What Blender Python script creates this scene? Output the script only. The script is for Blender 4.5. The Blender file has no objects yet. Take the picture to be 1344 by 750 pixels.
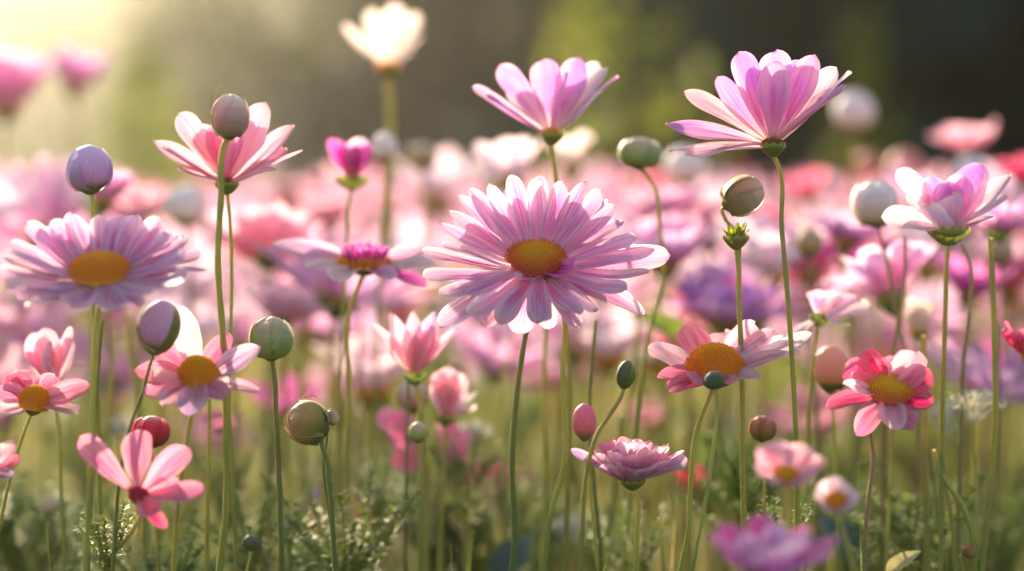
import bpy, math, random
from math import sin, cos, pi, radians, sqrt
from mathutils import Vector, Matrix, Quaternion, noise

SC = bpy.context.scene
COL = SC.collection
RND = random.Random(7)

# ------------------------------------------------------------------ camera
LENS, SENS, FOCUS, CAM_Z, PITCH = 85.0, 36.0, 0.77, 0.42, 2.6
cam_d = bpy.data.cameras.new('camera'); cam = bpy.data.objects.new('camera', cam_d); COL.objects.link(cam)
cam_d.lens = LENS; cam_d.sensor_width = SENS; cam_d.clip_start = 0.01; cam_d.clip_end = 1000
cam.location = (0, 0, CAM_Z); cam.rotation_euler = (radians(90 - PITCH), 0, 0)
cam_d.dof.use_dof = True; cam_d.dof.focus_distance = FOCUS; cam_d.dof.aperture_fstop = 5.2
SC.camera = cam
# ------------------------------------------------------------------ sky, sun, exposure
SUN_EL, SUN_AZ = 17.5, -18.5            # azimuth measured from the view direction (+Y), negative = left
w = bpy.data.worlds.new('World'); SC.world = w; w.use_nodes = True
nt = w.node_tree; nt.nodes.clear()
out = nt.nodes.new('ShaderNodeOutputWorld'); bg = nt.nodes.new('ShaderNodeBackground'); sky = nt.nodes.new('ShaderNodeTexSky')
sky.sky_type = 'NISHITA'; sky.sun_disc = False
sky.sun_elevation = radians(SUN_EL); sky.sun_rotation = radians(SUN_AZ)
sky.air_density = 1.2; sky.dust_density = 2.5; sky.ozone_density = 1.0
bg.inputs[1].default_value = 0.11
nt.links.new(sky.outputs[0], bg.inputs[0]); nt.links.new(bg.outputs[0], out.inputs[0])
sd = bpy.data.lights.new('sun', 'SUN'); sd.energy = 5.0; sd.angle = radians(0.6); sd.color = (1.0, 0.81, 0.55)
so = bpy.data.objects.new('sun', sd); COL.objects.link(so)
sdir = Vector((sin(radians(SUN_AZ)) * cos(radians(SUN_EL)), cos(radians(SUN_AZ)) * cos(radians(SUN_EL)), sin(radians(SUN_EL))))
so.rotation_euler = sdir.to_track_quat('Z', 'Y').to_euler(); so.location = (-5, 10, 12)
SC.view_settings.view_transform = 'Standard'; SC.view_settings.look = 'None'
SC.view_settings.gamma = 1; SC.view_settings.exposure = 1.5
SC.view_settings.use_curve_mapping = False
SC.render.engine = 'CYCLES'
cy = SC.cycles
cy.use_denoising = True
cy.max_bounces = 8; cy.diffuse_bounces = 4; cy.transmission_bounces = 6; cy.glossy_bounces = 2
cy.volume_bounces = 1; cy.transparent_max_bounces = 6
cy.sample_clamp_indirect = 4.0
cy.caustics_reflective = False; cy.caustics_refractive = False
# haze
HAZE_DENS, HAZE_G = 0.0027, 0.93

CM = Matrix.Translation(cam.location) @ cam.rotation_euler.to_matrix().to_4x4()
def S(d): return SENS / LENS * d / 1344.0             # metres per photo pixel at depth d
def PX(x, y, d): return CM @ Vector(((x - 672) * S(d), (375 - y) * S(d), -d))

# ------------------------------------------------------------------ object helpers
def tag(o, label=None, cat=None, group=None, kind=None):
    if label: o['label'] = label
    if cat: o['category'] = cat
    if group: o['group'] = group
    if kind: o['kind'] = kind
    return o
def empty(name, loc):
    o = bpy.data.objects.new(name, None); COL.objects.link(o); o.location = loc; o.empty_display_size = 0.02
    return o
def link(name, me, parent=None, mat=None):
    o = bpy.data.objects.new(name, me); COL.objects.link(o)
    if parent: o.parent = parent
    if mat and not me.materials: me.materials.append(mat)
    return o
class MB:
    def __init__(s): s.v = []; s.f = []; s.uv = []; s.m = []
    def grid(s, pts, uvs, nu, nv, closed=False, mi=0):
        b = len(s.v); s.v += pts
        for i in range(nu - 1):
            for j in range(nv if closed else nv - 1):
                a0 = i * nv + j; a1 = i * nv + (j + 1) % nv; q = (a0, a1, a1 + nv, a0 + nv)
                s.f.append(tuple(b + k for k in q)); s.m.append(mi)
                s.uv += [uvs[k] for k in q]
    def poly(s, pts, uvs, mi=0):
        b = len(s.v); s.v += pts; s.f.append(tuple(range(b, b + len(pts)))); s.uv += uvs; s.m.append(mi)
    def mesh(s, name, *mats, smooth=True):
        me = bpy.data.meshes.new(name); me.from_pydata([tuple(p) for p in s.v], [], s.f)
        ul = me.uv_layers.new(name='UVMap')
        ul.data.foreach_set('uv', [c for t in s.uv for c in t])
        me.polygons.foreach_set('material_index', s.m)
        me.polygons.foreach_set('use_smooth', [smooth] * len(s.f))
        for m in mats: me.materials.append(m)
        me.update(); return me
    def xf(s, M, start=0):
        for i in range(start, len(s.v)): s.v[i] = M @ Vector(s.v[i])

# ------------------------------------------------------------------ node helpers and materials
def newmat(name):
    m = bpy.data.materials.new(name); m.use_nodes = True; t = m.node_tree; t.nodes.clear()
    return m, t
class N:
    def __init__(s, t): s.t = t
    def n(s, typ, **k):
        o = s.t.nodes.new(typ)
        for a, b in k.items(): setattr(o, a, b)
        return o
    def put(s, sock, v):
        if isinstance(v, bpy.types.NodeSocket): s.t.links.new(v, sock)
        elif v is not None:
            if isinstance(v, tuple) and len(v) == 3 and sock.type == 'RGBA': v = (*v, 1)
            sock.default_value = v
    def math(s, op, a, b=None, c=None, clamp=False):
        o = s.n('ShaderNodeMath', operation=op, use_clamp=clamp)
        s.put(o.inputs[0], a)
        if b is not None: s.put(o.inputs[1], b)
        if c is not None: s.put(o.inputs[2], c)
        return o.outputs[0]
    def mix(s, f, a, b):
        o = s.n('ShaderNodeMix', data_type='RGBA'); s.put(o.inputs[0], f); s.put(o.inputs[6], a); s.put(o.inputs[7], b)
        return o.outputs[2]
    def step(s, v, a, b):
        o = s.n('ShaderNodeMapRange', interpolation_type='SMOOTHSTEP')
        s.put(o.inputs[0], v); o.inputs[1].default_value = a; o.inputs[2].default_value = b
        return o.outputs[0]
    def noise(s, vec, scale, detail=3):
        o = s.n('ShaderNodeTexNoise'); s.put(o.inputs['Vector'], vec); o.inputs['Scale'].default_value = scale
        o.inputs['Detail'].default_value = detail
        return o.outputs[0]
    def hsv(s, col, h=0.5, sat=1, v=1):
        o = s.n('ShaderNodeHueSaturation'); s.put(o.inputs['Hue'], h); s.put(o.inputs['Saturation'], sat); s.put(o.inputs['Value'], v)
        s.put(o.inputs['Color'], col); return o.outputs[0]
    def leafshader(s, col, trans=0.5, rough=0.5, tcol=None, bump=None, spec=0.3, sheen=0.0):
        p = s.n('ShaderNodeBsdfPrincipled'); s.put(p.inputs['Base Color'], col); p.inputs['Roughness'].default_value = rough
        p.inputs['Specular IOR Level'].default_value = spec; p.inputs['Sheen Weight'].default_value = sheen
        tr = s.n('ShaderNodeBsdfTranslucent'); s.put(tr.inputs[0], tcol or col)
        if bump is not None: s.t.links.new(bump, p.inputs['Normal']); s.t.links.new(bump, tr.inputs['Normal'])
        mx = s.n('ShaderNodeMixShader'); mx.inputs[0].default_value = trans
        s.t.links.new(p.outputs[0], mx.inputs[1]); s.t.links.new(tr.outputs[0], mx.inputs[2])
        o = s.n('ShaderNodeOutputMaterial'); s.t.links.new(mx.outputs[0], o.inputs[0])

def petal_mat(name, edge, mid, base, tip, tipamt=0.6, trans=0.6):
    m, t = newmat(name); g = N(t)
    uv = g.n('ShaderNodeUVMap').outputs[0]
    sx = g.n('ShaderNodeSeparateXYZ'); t.links.new(uv, sx.inputs[0]); u, v = sx.outputs[0], sx.outputs[1]
    oi = g.n('ShaderNodeObjectInfo').outputs['Random']
    mp = g.n('ShaderNodeMapping'); t.links.new(uv, mp.inputs[0]); mp.inputs['Scale'].default_value = (1.3, 13, 1)
    ofs = g.n('ShaderNodeCombineXYZ'); g.put(ofs.inputs[2], g.math('MULTIPLY', oi, 40.0)); g.put(ofs.inputs[0], g.math('MULTIPLY', oi, 7.0))
    t.links.new(ofs.outputs[0], mp.inputs['Location'])
    st = g.noise(mp.outputs[0], 1.0, 3)
    mp2 = g.n('ShaderNodeMapping'); t.links.new(uv, mp2.inputs[0]); mp2.inputs['Scale'].default_value = (2.0, 70, 1)
    fine = g.noise(mp2.outputs[0], 1.0, 2)
    cen = g.math('SUBTRACT', 1.0, g.math('ABSOLUTE', g.math('MULTIPLY_ADD', v, 2.0, -1.0)))
    f = g.math('ADD', g.math('MULTIPLY', g.step(cen, 0.0, 0.75), 0.55), g.math('MULTIPLY_ADD', g.step(st, 0.35, 0.65), 0.7, -0.25))
    f = g.math('ADD', f, g.math('MULTIPLY_ADD', fine, 0.5, -0.25), clamp=True)
    fade = g.math('MULTIPLY', g.step(u, 0.02, 0.4), g.math('SUBTRACT', 1.0, g.math('MULTIPLY', g.step(u, 0.6, 1.0), 0.45)))
    c = g.mix(g.math('MULTIPLY', f, fade), edge, mid)
    c = g.mix(g.math('MULTIPLY', g.math('SUBTRACT', 1.0, g.step(u, 0.0, 0.3)), 0.8), c, base)
    mp3 = g.n('ShaderNodeCombineXYZ'); g.put(mp3.inputs[0], u); g.put(mp3.inputs[1], v); g.put(mp3.inputs[2], g.math('MULTIPLY', oi, 90.0))
    n2 = g.noise(mp3.outputs[0], 1.6, 1)
    c = g.mix(g.math('MULTIPLY', g.math('MULTIPLY', g.step(n2, 0.42, 0.62), g.step(u, 0.25, 0.9)), tipamt), c, tip)
    c = g.hsv(c, g.math('MULTIPLY_ADD', oi, 0.03, 0.485), g.math('MULTIPLY_ADD', oi, 0.2, 1.0), g.math('MULTIPLY_ADD', fine, 0.16, 0.94))
    mps = g.n('ShaderNodeCombineXYZ'); g.put(mps.inputs[0], g.math('MULTIPLY', u, 9.0)); g.put(mps.inputs[1], g.math('MULTIPLY', v, 5.0)); g.put(mps.inputs[2], g.math('MULTIPLY', oi, 60.0))
    spot = g.noise(mps.outputs[0], 2.2, 2)
    c = g.mix(g.math('MULTIPLY', g.step(spot, .68, .74), .45), c, (.55, .34, .22))
    c = g.mix(g.math('MULTIPLY', g.math('MULTIPLY', g.step(u, .955, 1.0), g.step(n2, .45, .6)), .5), c, (.62, .40, .26))
    bp = g.n('ShaderNodeBump'); bp.inputs['Strength'].default_value = 0.6; bp.inputs['Distance'].default_value = 0.0007
    g.put(bp.inputs['Height'], g.math('ADD', fine, g.math('MULTIPLY', st, 1.2)))
    g.leafshader(c, trans, 0.45, g.hsv(c, 0.5, 1.15, 1.0), bp.outputs[0], 0.35, 0.1)
    return m
def ramp_mat(name, stops, trans=0.25, rough=0.5, nscale=6, namt=0.3, bumpd=0.0004, stretch=(1, 1, 1), spec=0.3, hue=0.02, edge=None):
    m, t = newmat(name); g = N(t)
    uv = g.n('ShaderNodeUVMap').outputs[0]
    sx = g.n('ShaderNodeSeparateXYZ'); t.links.new(uv, sx.inputs[0])
    oi = g.n('ShaderNodeObjectInfo').outputs['Random']
    mp = g.n('ShaderNodeMapping'); t.links.new(uv, mp.inputs[0]); mp.inputs['Scale'].default_value = stretch
    nz = g.noise(mp.outputs[0], nscale, 4)
    x = g.math('ADD', sx.outputs[0], g.math('MULTIPLY_ADD', nz, namt * 0.6, -namt * 0.3), clamp=True)
    r = g.n('ShaderNodeValToRGB'); g.put(r.inputs[0], x)
    el = r.color_ramp.elements
    el[0].position = stops[0][0]; el[0].color = (*stops[0][1], 1); el[1].position = stops[-1][0]; el[1].color = (*stops[-1][1], 1)
    for p, c in stops[1:-1]:
        e = el.new(p); e.color = (*c, 1)
    c = r.outputs[0]
    if edge: c = g.mix(g.step(sx.outputs[1], 0.72, 1.0), c, edge)
    c = g.hsv(c, g.math('MULTIPLY_ADD', oi, hue * 2, 0.5 - hue), 1.0, g.math('MULTIPLY_ADD', nz, 2 * namt, 1 - namt))
    bp = g.n('ShaderNodeBump'); bp.inputs['Strength'].default_value = 0.4; bp.inputs['Distance'].default_value = bumpd
    g.put(bp.inputs['Height'], nz)
    g.leafshader(c, trans, rough, None, bp.outputs[0], spec, 0.15)
    return m

PM = {
 'orchid': petal_mat('petal_orchid_pink', (.95, .77, .85), (.70, .26, .56), (.92, .58, .70), (.66, .46, .84), 0.35),
 'lilac': petal_mat('petal_lilac_pink', (.94, .74, .84), (.70, .32, .60), (.90, .52, .68), (.58, .44, .82), 0.5),
 'violet': petal_mat('petal_violet_pink', (.94, .62, .78), (.72, .30, .58), (.95, .78, .74), (.52, .28, .76), 0.7),
 'blush': petal_mat('petal_blush', (.95, .70, .76), (.84, .42, .54), (.90, .52, .54), (.76, .40, .66), 0.4),
 'pink': petal_mat('petal_warm_pink', (.92, .50, .60), (.80, .25, .40), (.86, .34, .40), (.74, .30, .56), 0.4),
 'magenta': petal_mat('petal_magenta', (.86, .40, .66), (.70, .14, .48), (.80, .28, .52), (.58, .20, .62), 0.4),
 'red': petal_mat('petal_rose_red', (.90, .36, .46), (.78, .10, .24), (.86, .34, .38), (.84, .26, .40), 0.4),
 'white': petal_mat('petal_white_pink', (.95, .86, .88), (.90, .62, .76), (.94, .82, .76), (.72, .54, .84), 0.35),
 'green': petal_mat('sepal_green', (.40, .46, .12), (.26, .34, .08), (.24, .32, .07), (.44, .36, .14), 0.3),
 'cream': petal_mat('petal_cream', (.95, .88, .84), (.92, .74, .72), (.90, .74, .56), (.92, .72, .76), 0.3),
}
STEM = ramp_mat('stem_green', [(0, (.16, .20, .04)), (.45, (.38, .38, .08)), (1, (.56, .47, .14))], 0.35, 0.45, 5, 0.3, 0.0003, (6, 3, 1))
STEMB = ramp_mat('stem_red_brown', [(0, (.16, .18, .05)), (.5, (.34, .24, .11)), (1, (.44, .25, .16))], 0.25, 0.45, 5, 0.3, 0.0003, (6, 3, 1))
STEMD = ramp_mat('stem_dark_green', [(0, (.10, .14, .03)), (.5, (.18, .21, .05)), (1, (.28, .28, .08))], 0.25, 0.45, 5, 0.3, 0.0003, (6, 3, 1))
CALYX = ramp_mat('calyx_green', [(0, (.16, .20, .04)), (.6, (.20, .24, .05)), (1, (.40, .40, .10))], 0.3, 0.5, 8, 0.3)
DISC_Y = ramp_mat('disc_yellow', [(0, (.97, .66, .04)), (.55, (.97, .60, .04)), (1, (.95, .50, .03))], 0.4, 0.5, 3, 0.15)
DISC_G = ramp_mat('disc_olive_orange', [(0, (.94, .66, .05)), (.5, (.95, .56, .04)), (.8, (.92, .38, .05)), (1, (.80, .22, .12))], 0.4, 0.5, 3, 0.15)
DISC_O = ramp_mat('disc_orange', [(0, (.94, .60, .03)), (.6, (.94, .44, .02)), (1, (.86, .32, .02))], 0.4, 0.5, 3, 0.15)
DISC_R = ramp_mat('disc_red', [(0, (.70, .06, .10)), (1, (.62, .04, .12))], 0.3, 0.5, 3, 0.15)
DISC_B = ramp_mat('disc_brown', [(0, (.45, .26, .05)), (1, (.35, .18, .06))], 0.3, 0.5, 3, 0.2)
BM = {
 'lilac': ramp_mat('bud_lilac', [(0, (.30, .26, .16)), (.12, (.50, .28, .42)), (.45, (.60, .40, .70)), (1, (.76, .62, .82))], .36, .5, 2, .3, .0006, (2.0, 18, 1), .25, edge=(.80, .68, .74)),
 'rose': ramp_mat('bud_dusty_rose', [(0, (.28, .28, .10)), (.2, (.52, .32, .26)), (.6, (.74, .46, .44)), (1, (.90, .78, .66))], .36, .5, 2, .3, .0006, (2.0, 18, 1), .25, edge=(.78, .66, .52)),
 'green': ramp_mat('bud_green', [(0, (.30, .34, .10)), (.45, (.38, .46, .20)), (.8, (.58, .50, .34)), (1, (.82, .64, .54))], .36, .5, 2, .3, .0006, (2.0, 18, 1), .25, edge=(.52, .42, .32)),
 'white': ramp_mat('bud_white', [(0, (.40, .36, .16)), (.2, (.72, .60, .52)), (.6, (.80, .72, .80)), (1, (.90, .84, .80))], .36, .5, 2, .3, .0006, (2.0, 18, 1), .25, edge=(.92, .86, .82)),
 'olive': ramp_mat('bud_olive', [(0, (.18, .20, .06)), (.4, (.44, .38, .10)), (.8, (.54, .40, .18)), (1, (.74, .52, .42))], .36, .5, 2, .3, .0006, (2.0, 18, 1), .25, edge=(.48, .34, .26)),
 'brown': ramp_mat('bud_brown', [(0, (.26, .24, .08)), (.5, (.50, .38, .22)), (1, (.74, .58, .46))], .36, .5, 2, .3, .0006, (2.0, 18, 1), .25, edge=(.60, .46, .36)),
 'salmon': ramp_mat('bud_salmon', [(0, (.22, .24, .07)), (.18, (.50, .30, .16)), (.4, (.72, .34, .30)), (1, (.80, .42, .36))], .36, .5, 2, .3, .0006, (2.0, 18, 1), .25, edge=(.84, .52, .46)),
 'pink': ramp_mat('bud_pink', [(0, (.30, .26, .10)), (.3, (.62, .20, .22)), (1, (.78, .26, .38))], .36, .5, 2, .3, .0006, (2.0, 18, 1), .25, edge=(.84, .48, .50)),
 'red': ramp_mat('bud_red', [(0, (.35, .05, .05)), (.6, (.66, .05, .11)), (.85, (.74, .12, .20)), (1, (.90, .62, .55))], .36, .5, 2, .3, .0006, (2.0, 18, 1), .25, edge=(.82, .22, .26)),
 'dark': ramp_mat('bud_dark_green', [(0, (.12, .16, .06)), (.7, (.16, .18, .10)), (1, (.34, .28, .20))], .36, .5, 2, .3, .0006, (2.0, 18, 1), .25, edge=(.40, .34, .24)),
 'rust': ramp_mat('bud_rust', [(0, (.22, .18, .05)), (.5, (.46, .22, .10)), (1, (.58, .24, .20))], .36, .5, 2, .3, .0006, (2.0, 18, 1), .25, edge=(.60, .36, .24)),
 'blue': ramp_mat('bud_blue_white', [(0, (.45, .42, .25)), (.4, (.66, .66, .78)), (.8, (.80, .78, .86)), (1, (.94, .88, .84))], .36, .5, 2, .3, .0006, (2.0, 18, 1), .25, edge=(.82, .78, .80)),
}

# ------------------------------------------------------------------ meshes
def petal_grid(mb, L, W, style, rnd, M=None, nu=14, nv=9, mi=0, bend=0.0, cup=0.25, twist=0.0):
    """one petal along +X, its inner face towards +Z"""
    pts, uvs = [], []
    k1, k2, ph = rnd.uniform(.6, 1.3), rnd.uniform(-.5, .5), rnd.uniform(0, 6)
    notch = rnd.uniform(0, .05) if style != 'spoon' else 0
    side = rnd.uniform(-.05, .05)
    for i in range(nu):
        u = 1 - (1 - i / (nu - 1)) ** 1.7
        if style == 'strap':   wd = (.30 + .70 * min(1, u / .55) ** .8) * max(0, 1 - u ** 10) ** .5
        elif style == 'spoon': wd = (.16 + .84 * (sin(min(1, u / .74) * pi / 2)) ** 1.5) * max(0, 1 - max(0, (u - .5) / .5) ** 4.2) ** .5
        elif style == 'point': wd = (.25 + .75 * min(1, u / .45) ** .8) * max(0, 1 - max(0, (u - .3) / .7) ** 1.9) ** .75
        else:                  wd = (.45 + .55 * min(1, u / .5)) * max(0, 1 - u ** 5.5) ** .5   # round
        wd = max(wd, .02)
        wl, wr = 1 + .05 * sin(u * 17 + ph) * u, 1 + .05 * sin(u * 13 + ph * 2) * u
        for j in range(nv):
            v = -1 + 2 * j / (nv - 1)
            x = L * (u - .018 * v * v * u) - notch * L * u ** 6 * (1 if abs(v) < .3 else 0) * .5
            y = v * W / 2 * wd * (wl if v < 0 else wr) + side * L * u * u
            z = W * cup * (v * v) * (.4 + .6 * u) * (1 - .3 * u) * (1 - .75 * u ** 3) + bend * L * u * u
            z += W * .05 * cos(v * pi * 2.5) * sin(min(1, u * 1.3) * pi) * k1
            z += L * .018 * sin(u * 5 + ph) + W * .08 * v * sin(u * 7 + ph) * u
            z += -L * .10 * k2 * max(0, u - .6) ** 1.5 * 2
            a = twist * u * u
            y, z = y * cos(a) - (z - bend * L * u * u) * sin(a), y * sin(a) + (z - bend * L * u * u) * cos(a) + bend * L * u * u
            p = Vector((x, y, z)); pts.append(M @ p if M else p); uvs.append((u, j / (nv - 1)))
    mb.grid(pts, uvs, nu, nv, mi=mi)
_pc = {}
def petal_mesh(style, aspect, k, mat, bend, cup, twist):
    key = (style, round(aspect, 2), k, mat, round(bend, 2), round(cup, 2), round(twist, 1))
    if key not in _pc:
        mb = MB(); petal_grid(mb, 1, aspect, style, random.Random(k * 31 + int(aspect * 50)), None, bend=bend, cup=cup, twist=twist)
        _pc[key] = mb.mesh('petal_' + style, PM[mat])
    return _pc[key]
def frame(d, n):
    x = d.normalized(); z = (n - x * n.dot(x))
    if z.length < 1e-4: z = Vector((0, 0, 1)) - x * x.z
    z.normalize(); y = z.cross(x)
    return Matrix(((x.x, y.x, z.x), (x.y, y.y, z.y), (x.z, y.z, z.z)))
def disc_geo(mb, R, h, n, spikes=0, rnd=RND, mi=0, M=None, fl=1.0):
    st = len(mb.v)
    nu, nv = 7, 20; pts, uvs = [], []
    for i in range(nu):
        r = i / (nu - 1)
        for j in range(nv):
            a = 2 * pi * j / nv; zz = h * (1 - r ** 2.6) - (.25 * h if i == nu - 1 else 0)
            pts.append(Vector((R * r * cos(a) * .97, R * r * sin(a) * .97, zz * .9))); uvs.append((.75 + .25 * r, 0.2))
    mb.grid(pts, uvs, nu, nv, True, mi)
    for i in range(n):                                   # tiny florets on a sunflower spiral
        r = sqrt((i + .5) / n); a = i * 2.39996; q = 1.15 * R / sqrt(n)
        z = h * (1 - r ** 2.6) * .9; hh = q * fl * 1.5 * (1 + .9 * r * r) * rnd.uniform(.8, 1.3)
        c = Vector((R * r * cos(a), R * r * sin(a), z)); up = Vector((cos(a) * r * .7, sin(a) * r * .7, 1)).normalized()
        t1 = up.cross(Vector((0.3, 1, 0))).normalized(); t2 = up.cross(t1)
        ring = [c + (t1 * cos(k * pi / 2 + a) + t2 * sin(k * pi / 2 + a)) * q * .62 for k in range(4)]
        top = [c + up * hh + (t1 * cos(k * pi / 2 + a) + t2 * sin(k * pi / 2 + a)) * q * .42 for k in range(4)]
        for k in range(4): mb.poly([ring[k], ring[(k + 1) % 4], top[(k + 1) % 4], top[k]], [(r, 0), (r, 0), (r, .6), (r, .6)], mi)
        mb.poly(top, [(max(0, r - .15), .6)] * 4, mi)
    for i in range(spikes):
        a = 2 * pi * i / spikes + rnd.uniform(-.05, .05); r = rnd.uniform(.86, 1.02); ln = R * rnd.uniform(.14, .3)
        c = Vector((R * r * cos(a), R * r * sin(a), h * (1 - min(1, r) ** 2.6) * .8)); d = Vector((cos(a), sin(a), 1.0)).normalized()
        s1 = Vector((-sin(a), cos(a), 0)) * R * .022
        mb.poly([c - s1, c + s1, c + d * ln + s1 * .9, c + d * ln - s1 * .9], [(.85, 0), (.85, 0), (1, 1), (1, 1)], mi)
        s2 = d.cross(s1).normalized() * R * .022
        mb.poly([c - s2, c + s2, c + d * ln + s2 * .9, c + d * ln - s2 * .9], [(.85, 0), (.85, 0), (1, 1), (1, 1)], mi)
    if M: mb.xf(M, st)
def calyx_geo(mb, R, h, teeth=12, mi=0, M=None, rnd=RND):
    st = len(mb.v); nu, nv = 8, teeth * 4; pts, uvs = [], []
    for i in range(nu):
        t = i / (nu - 1)
        for j in range(nv):
            a = 2 * pi * j / nv; saw = abs(((j / 4) % 1) - .5) * 2          # 1 at gaps, 0 at teeth tips
            r = R * (.22 + .78 * sin(t * pi / 2) ** .8) * (1 + .05 * cos(a * teeth))
            z = -h * (1 - t) ** 1.4 + (h * .28 * (1 - saw) * max(0, t - .7) / .3)
            pts.append(Vector((r * cos(a), r * sin(a), z))); uvs.append((t, .3))
    mb.grid(pts, uvs, nu, nv, True, mi)
    if M: mb.xf(M, st)
def bud_geo(mb, R, H, lobes=5, twist=.5, mi=0, M=None, ov=.13, ph=0, flat=.5):
    st = len(mb.v); nu, nv = 20, lobes * 10; pts, uvs = [], []
    for i in range(nu):
        t = (1 - cos(pi * i / (nu - 1))) / 2
        pr = max(0, 1 - abs(2 * t ** (flat + .40) - 1) ** 2.15) ** .5
        for j in range(nv):
            a = 2 * pi * j / nv; s = ((j / 10) % 1)
            s2 = s if s < .88 else (1 - s) / .12 * .88
            r = R * pr * (1 + ov * (s2 - .4) * min(1, t * 3)) + R * .03 * (t == 0)
            aa = a + twist * t * t + ph
            pts.append(Vector((r * cos(aa), r * sin(aa), H * t + R * .03 * s2 * t))); uvs.append((t, s2 * .85 + (.15 if s > .8 else 0)))
    mb.grid(pts, uvs, nu, nv, True, mi)
    if M: mb.xf(M, st)
def catmull(P, n=7):
    """smooth curve through unevenly spaced points (tangents scaled by the chord lengths)"""
    m = len(P); T = []
    for i in range(m):
        if i == 0: T.append((P[1] - P[0]).normalized())
        elif i == m - 1: T.append((P[-1] - P[-2]).normalized())
        else:
            l0, l1 = (P[i] - P[i - 1]).length, (P[i + 1] - P[i]).length
            T.append(((P[i] - P[i - 1]) / l0 * l1 + (P[i + 1] - P[i]) / l1 * l0) / (l0 + l1))
    o = []
    for i in range(m - 1):
        L = (P[i + 1] - P[i]).length
        for k in range(n):
            t = k / n; t2, t3 = t * t, t * t * t
            o.append(P[i] * (2 * t3 - 3 * t2 + 1) + T[i] * L * (t3 - 2 * t2 + t) + P[i + 1] * (3 * t2 - 2 * t3) + T[i + 1] * L * (t3 - t2))
    o.append(P[-1]); return o
def tube_geo(mb, P, r0, r1, nv=8, mi=0, n=7, flare=1.0):
    C = catmull(P, n); pts, uvs = [], []; x = Vector((1, 0, 0))
    for i, c in enumerate(C):
        t = (C[min(i + 1, len(C) - 1)] - C[max(i - 1, 0)]).normalized()
        x = (x - t * x.dot(t)).normalized(); y = t.cross(x); k = i / (len(C) - 1)
        r = (r0 + (r1 - r0) * k) * (1 + .07 * sin(i * 1.7 + C[0].x * 900))
        if k < .02: r *= flare
        for j in range(nv):
            a = 2 * pi * j / nv
            pts.append(c + (x * cos(a) + y * sin(a)) * r * (1 + .13 * cos(a * 4))); uvs.append((1 - k, j / nv))
    mb.grid(pts, uvs, len(C), nv, True, mi)
def fuzz_geo(mb, P, r, n, ln, rnd, mi=0):
    C = catmull(P, 7)
    for _ in range(n):
        i = rnd.randrange(len(C) - 1); c = C[i].lerp(C[i + 1], rnd.random())
        if c.z < CAM_Z - .20: continue
        a = rnd.uniform(0, 2 * pi); d = Vector((cos(a), sin(a), rnd.uniform(-.2, .6))).normalized()
        s = Vector((-sin(a), cos(a), 0)) * r * .045; p = c + d * r * .9; q = p + d * ln * rnd.uniform(.5, 1)
        mb.poly([p - s, p + s, q], [(.9, .5)] * 3, mi)

# ------------------------------------------------------------------ a stem given in photo pixels, carried down to the soil
def stem_path(start, pts, d, end_shift=0.0):
    P = [start] + [PX(x, y, d + (dd[0] if dd else 0)) for x, y, *dd in pts]
    a, b = P[-2] if len(P) > 1 else P[-1] + Vector((0, 0, .1)), P[-1]
    sl = (b - a) / max(1e-4, a.z - b.z); sl.z = 0
    z = b.z; rem = z
    P.append(b + sl * rem * .35 * .6 + Vector((0, 0, -rem * .45)))
    e = b + sl * rem * .6 + Vector((end_shift * .01, .004, 0)); e.z = -0.004
    P.append(e); return P

def axis_of(tilt, roll):
    q = Matrix.Rotation(radians(roll), 3, 'Y') @ Matrix.Rotation(radians(tilt), 3, 'X')
    return q       # columns: local right, away, up.  tilt>0 leans the face to the camera

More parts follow.
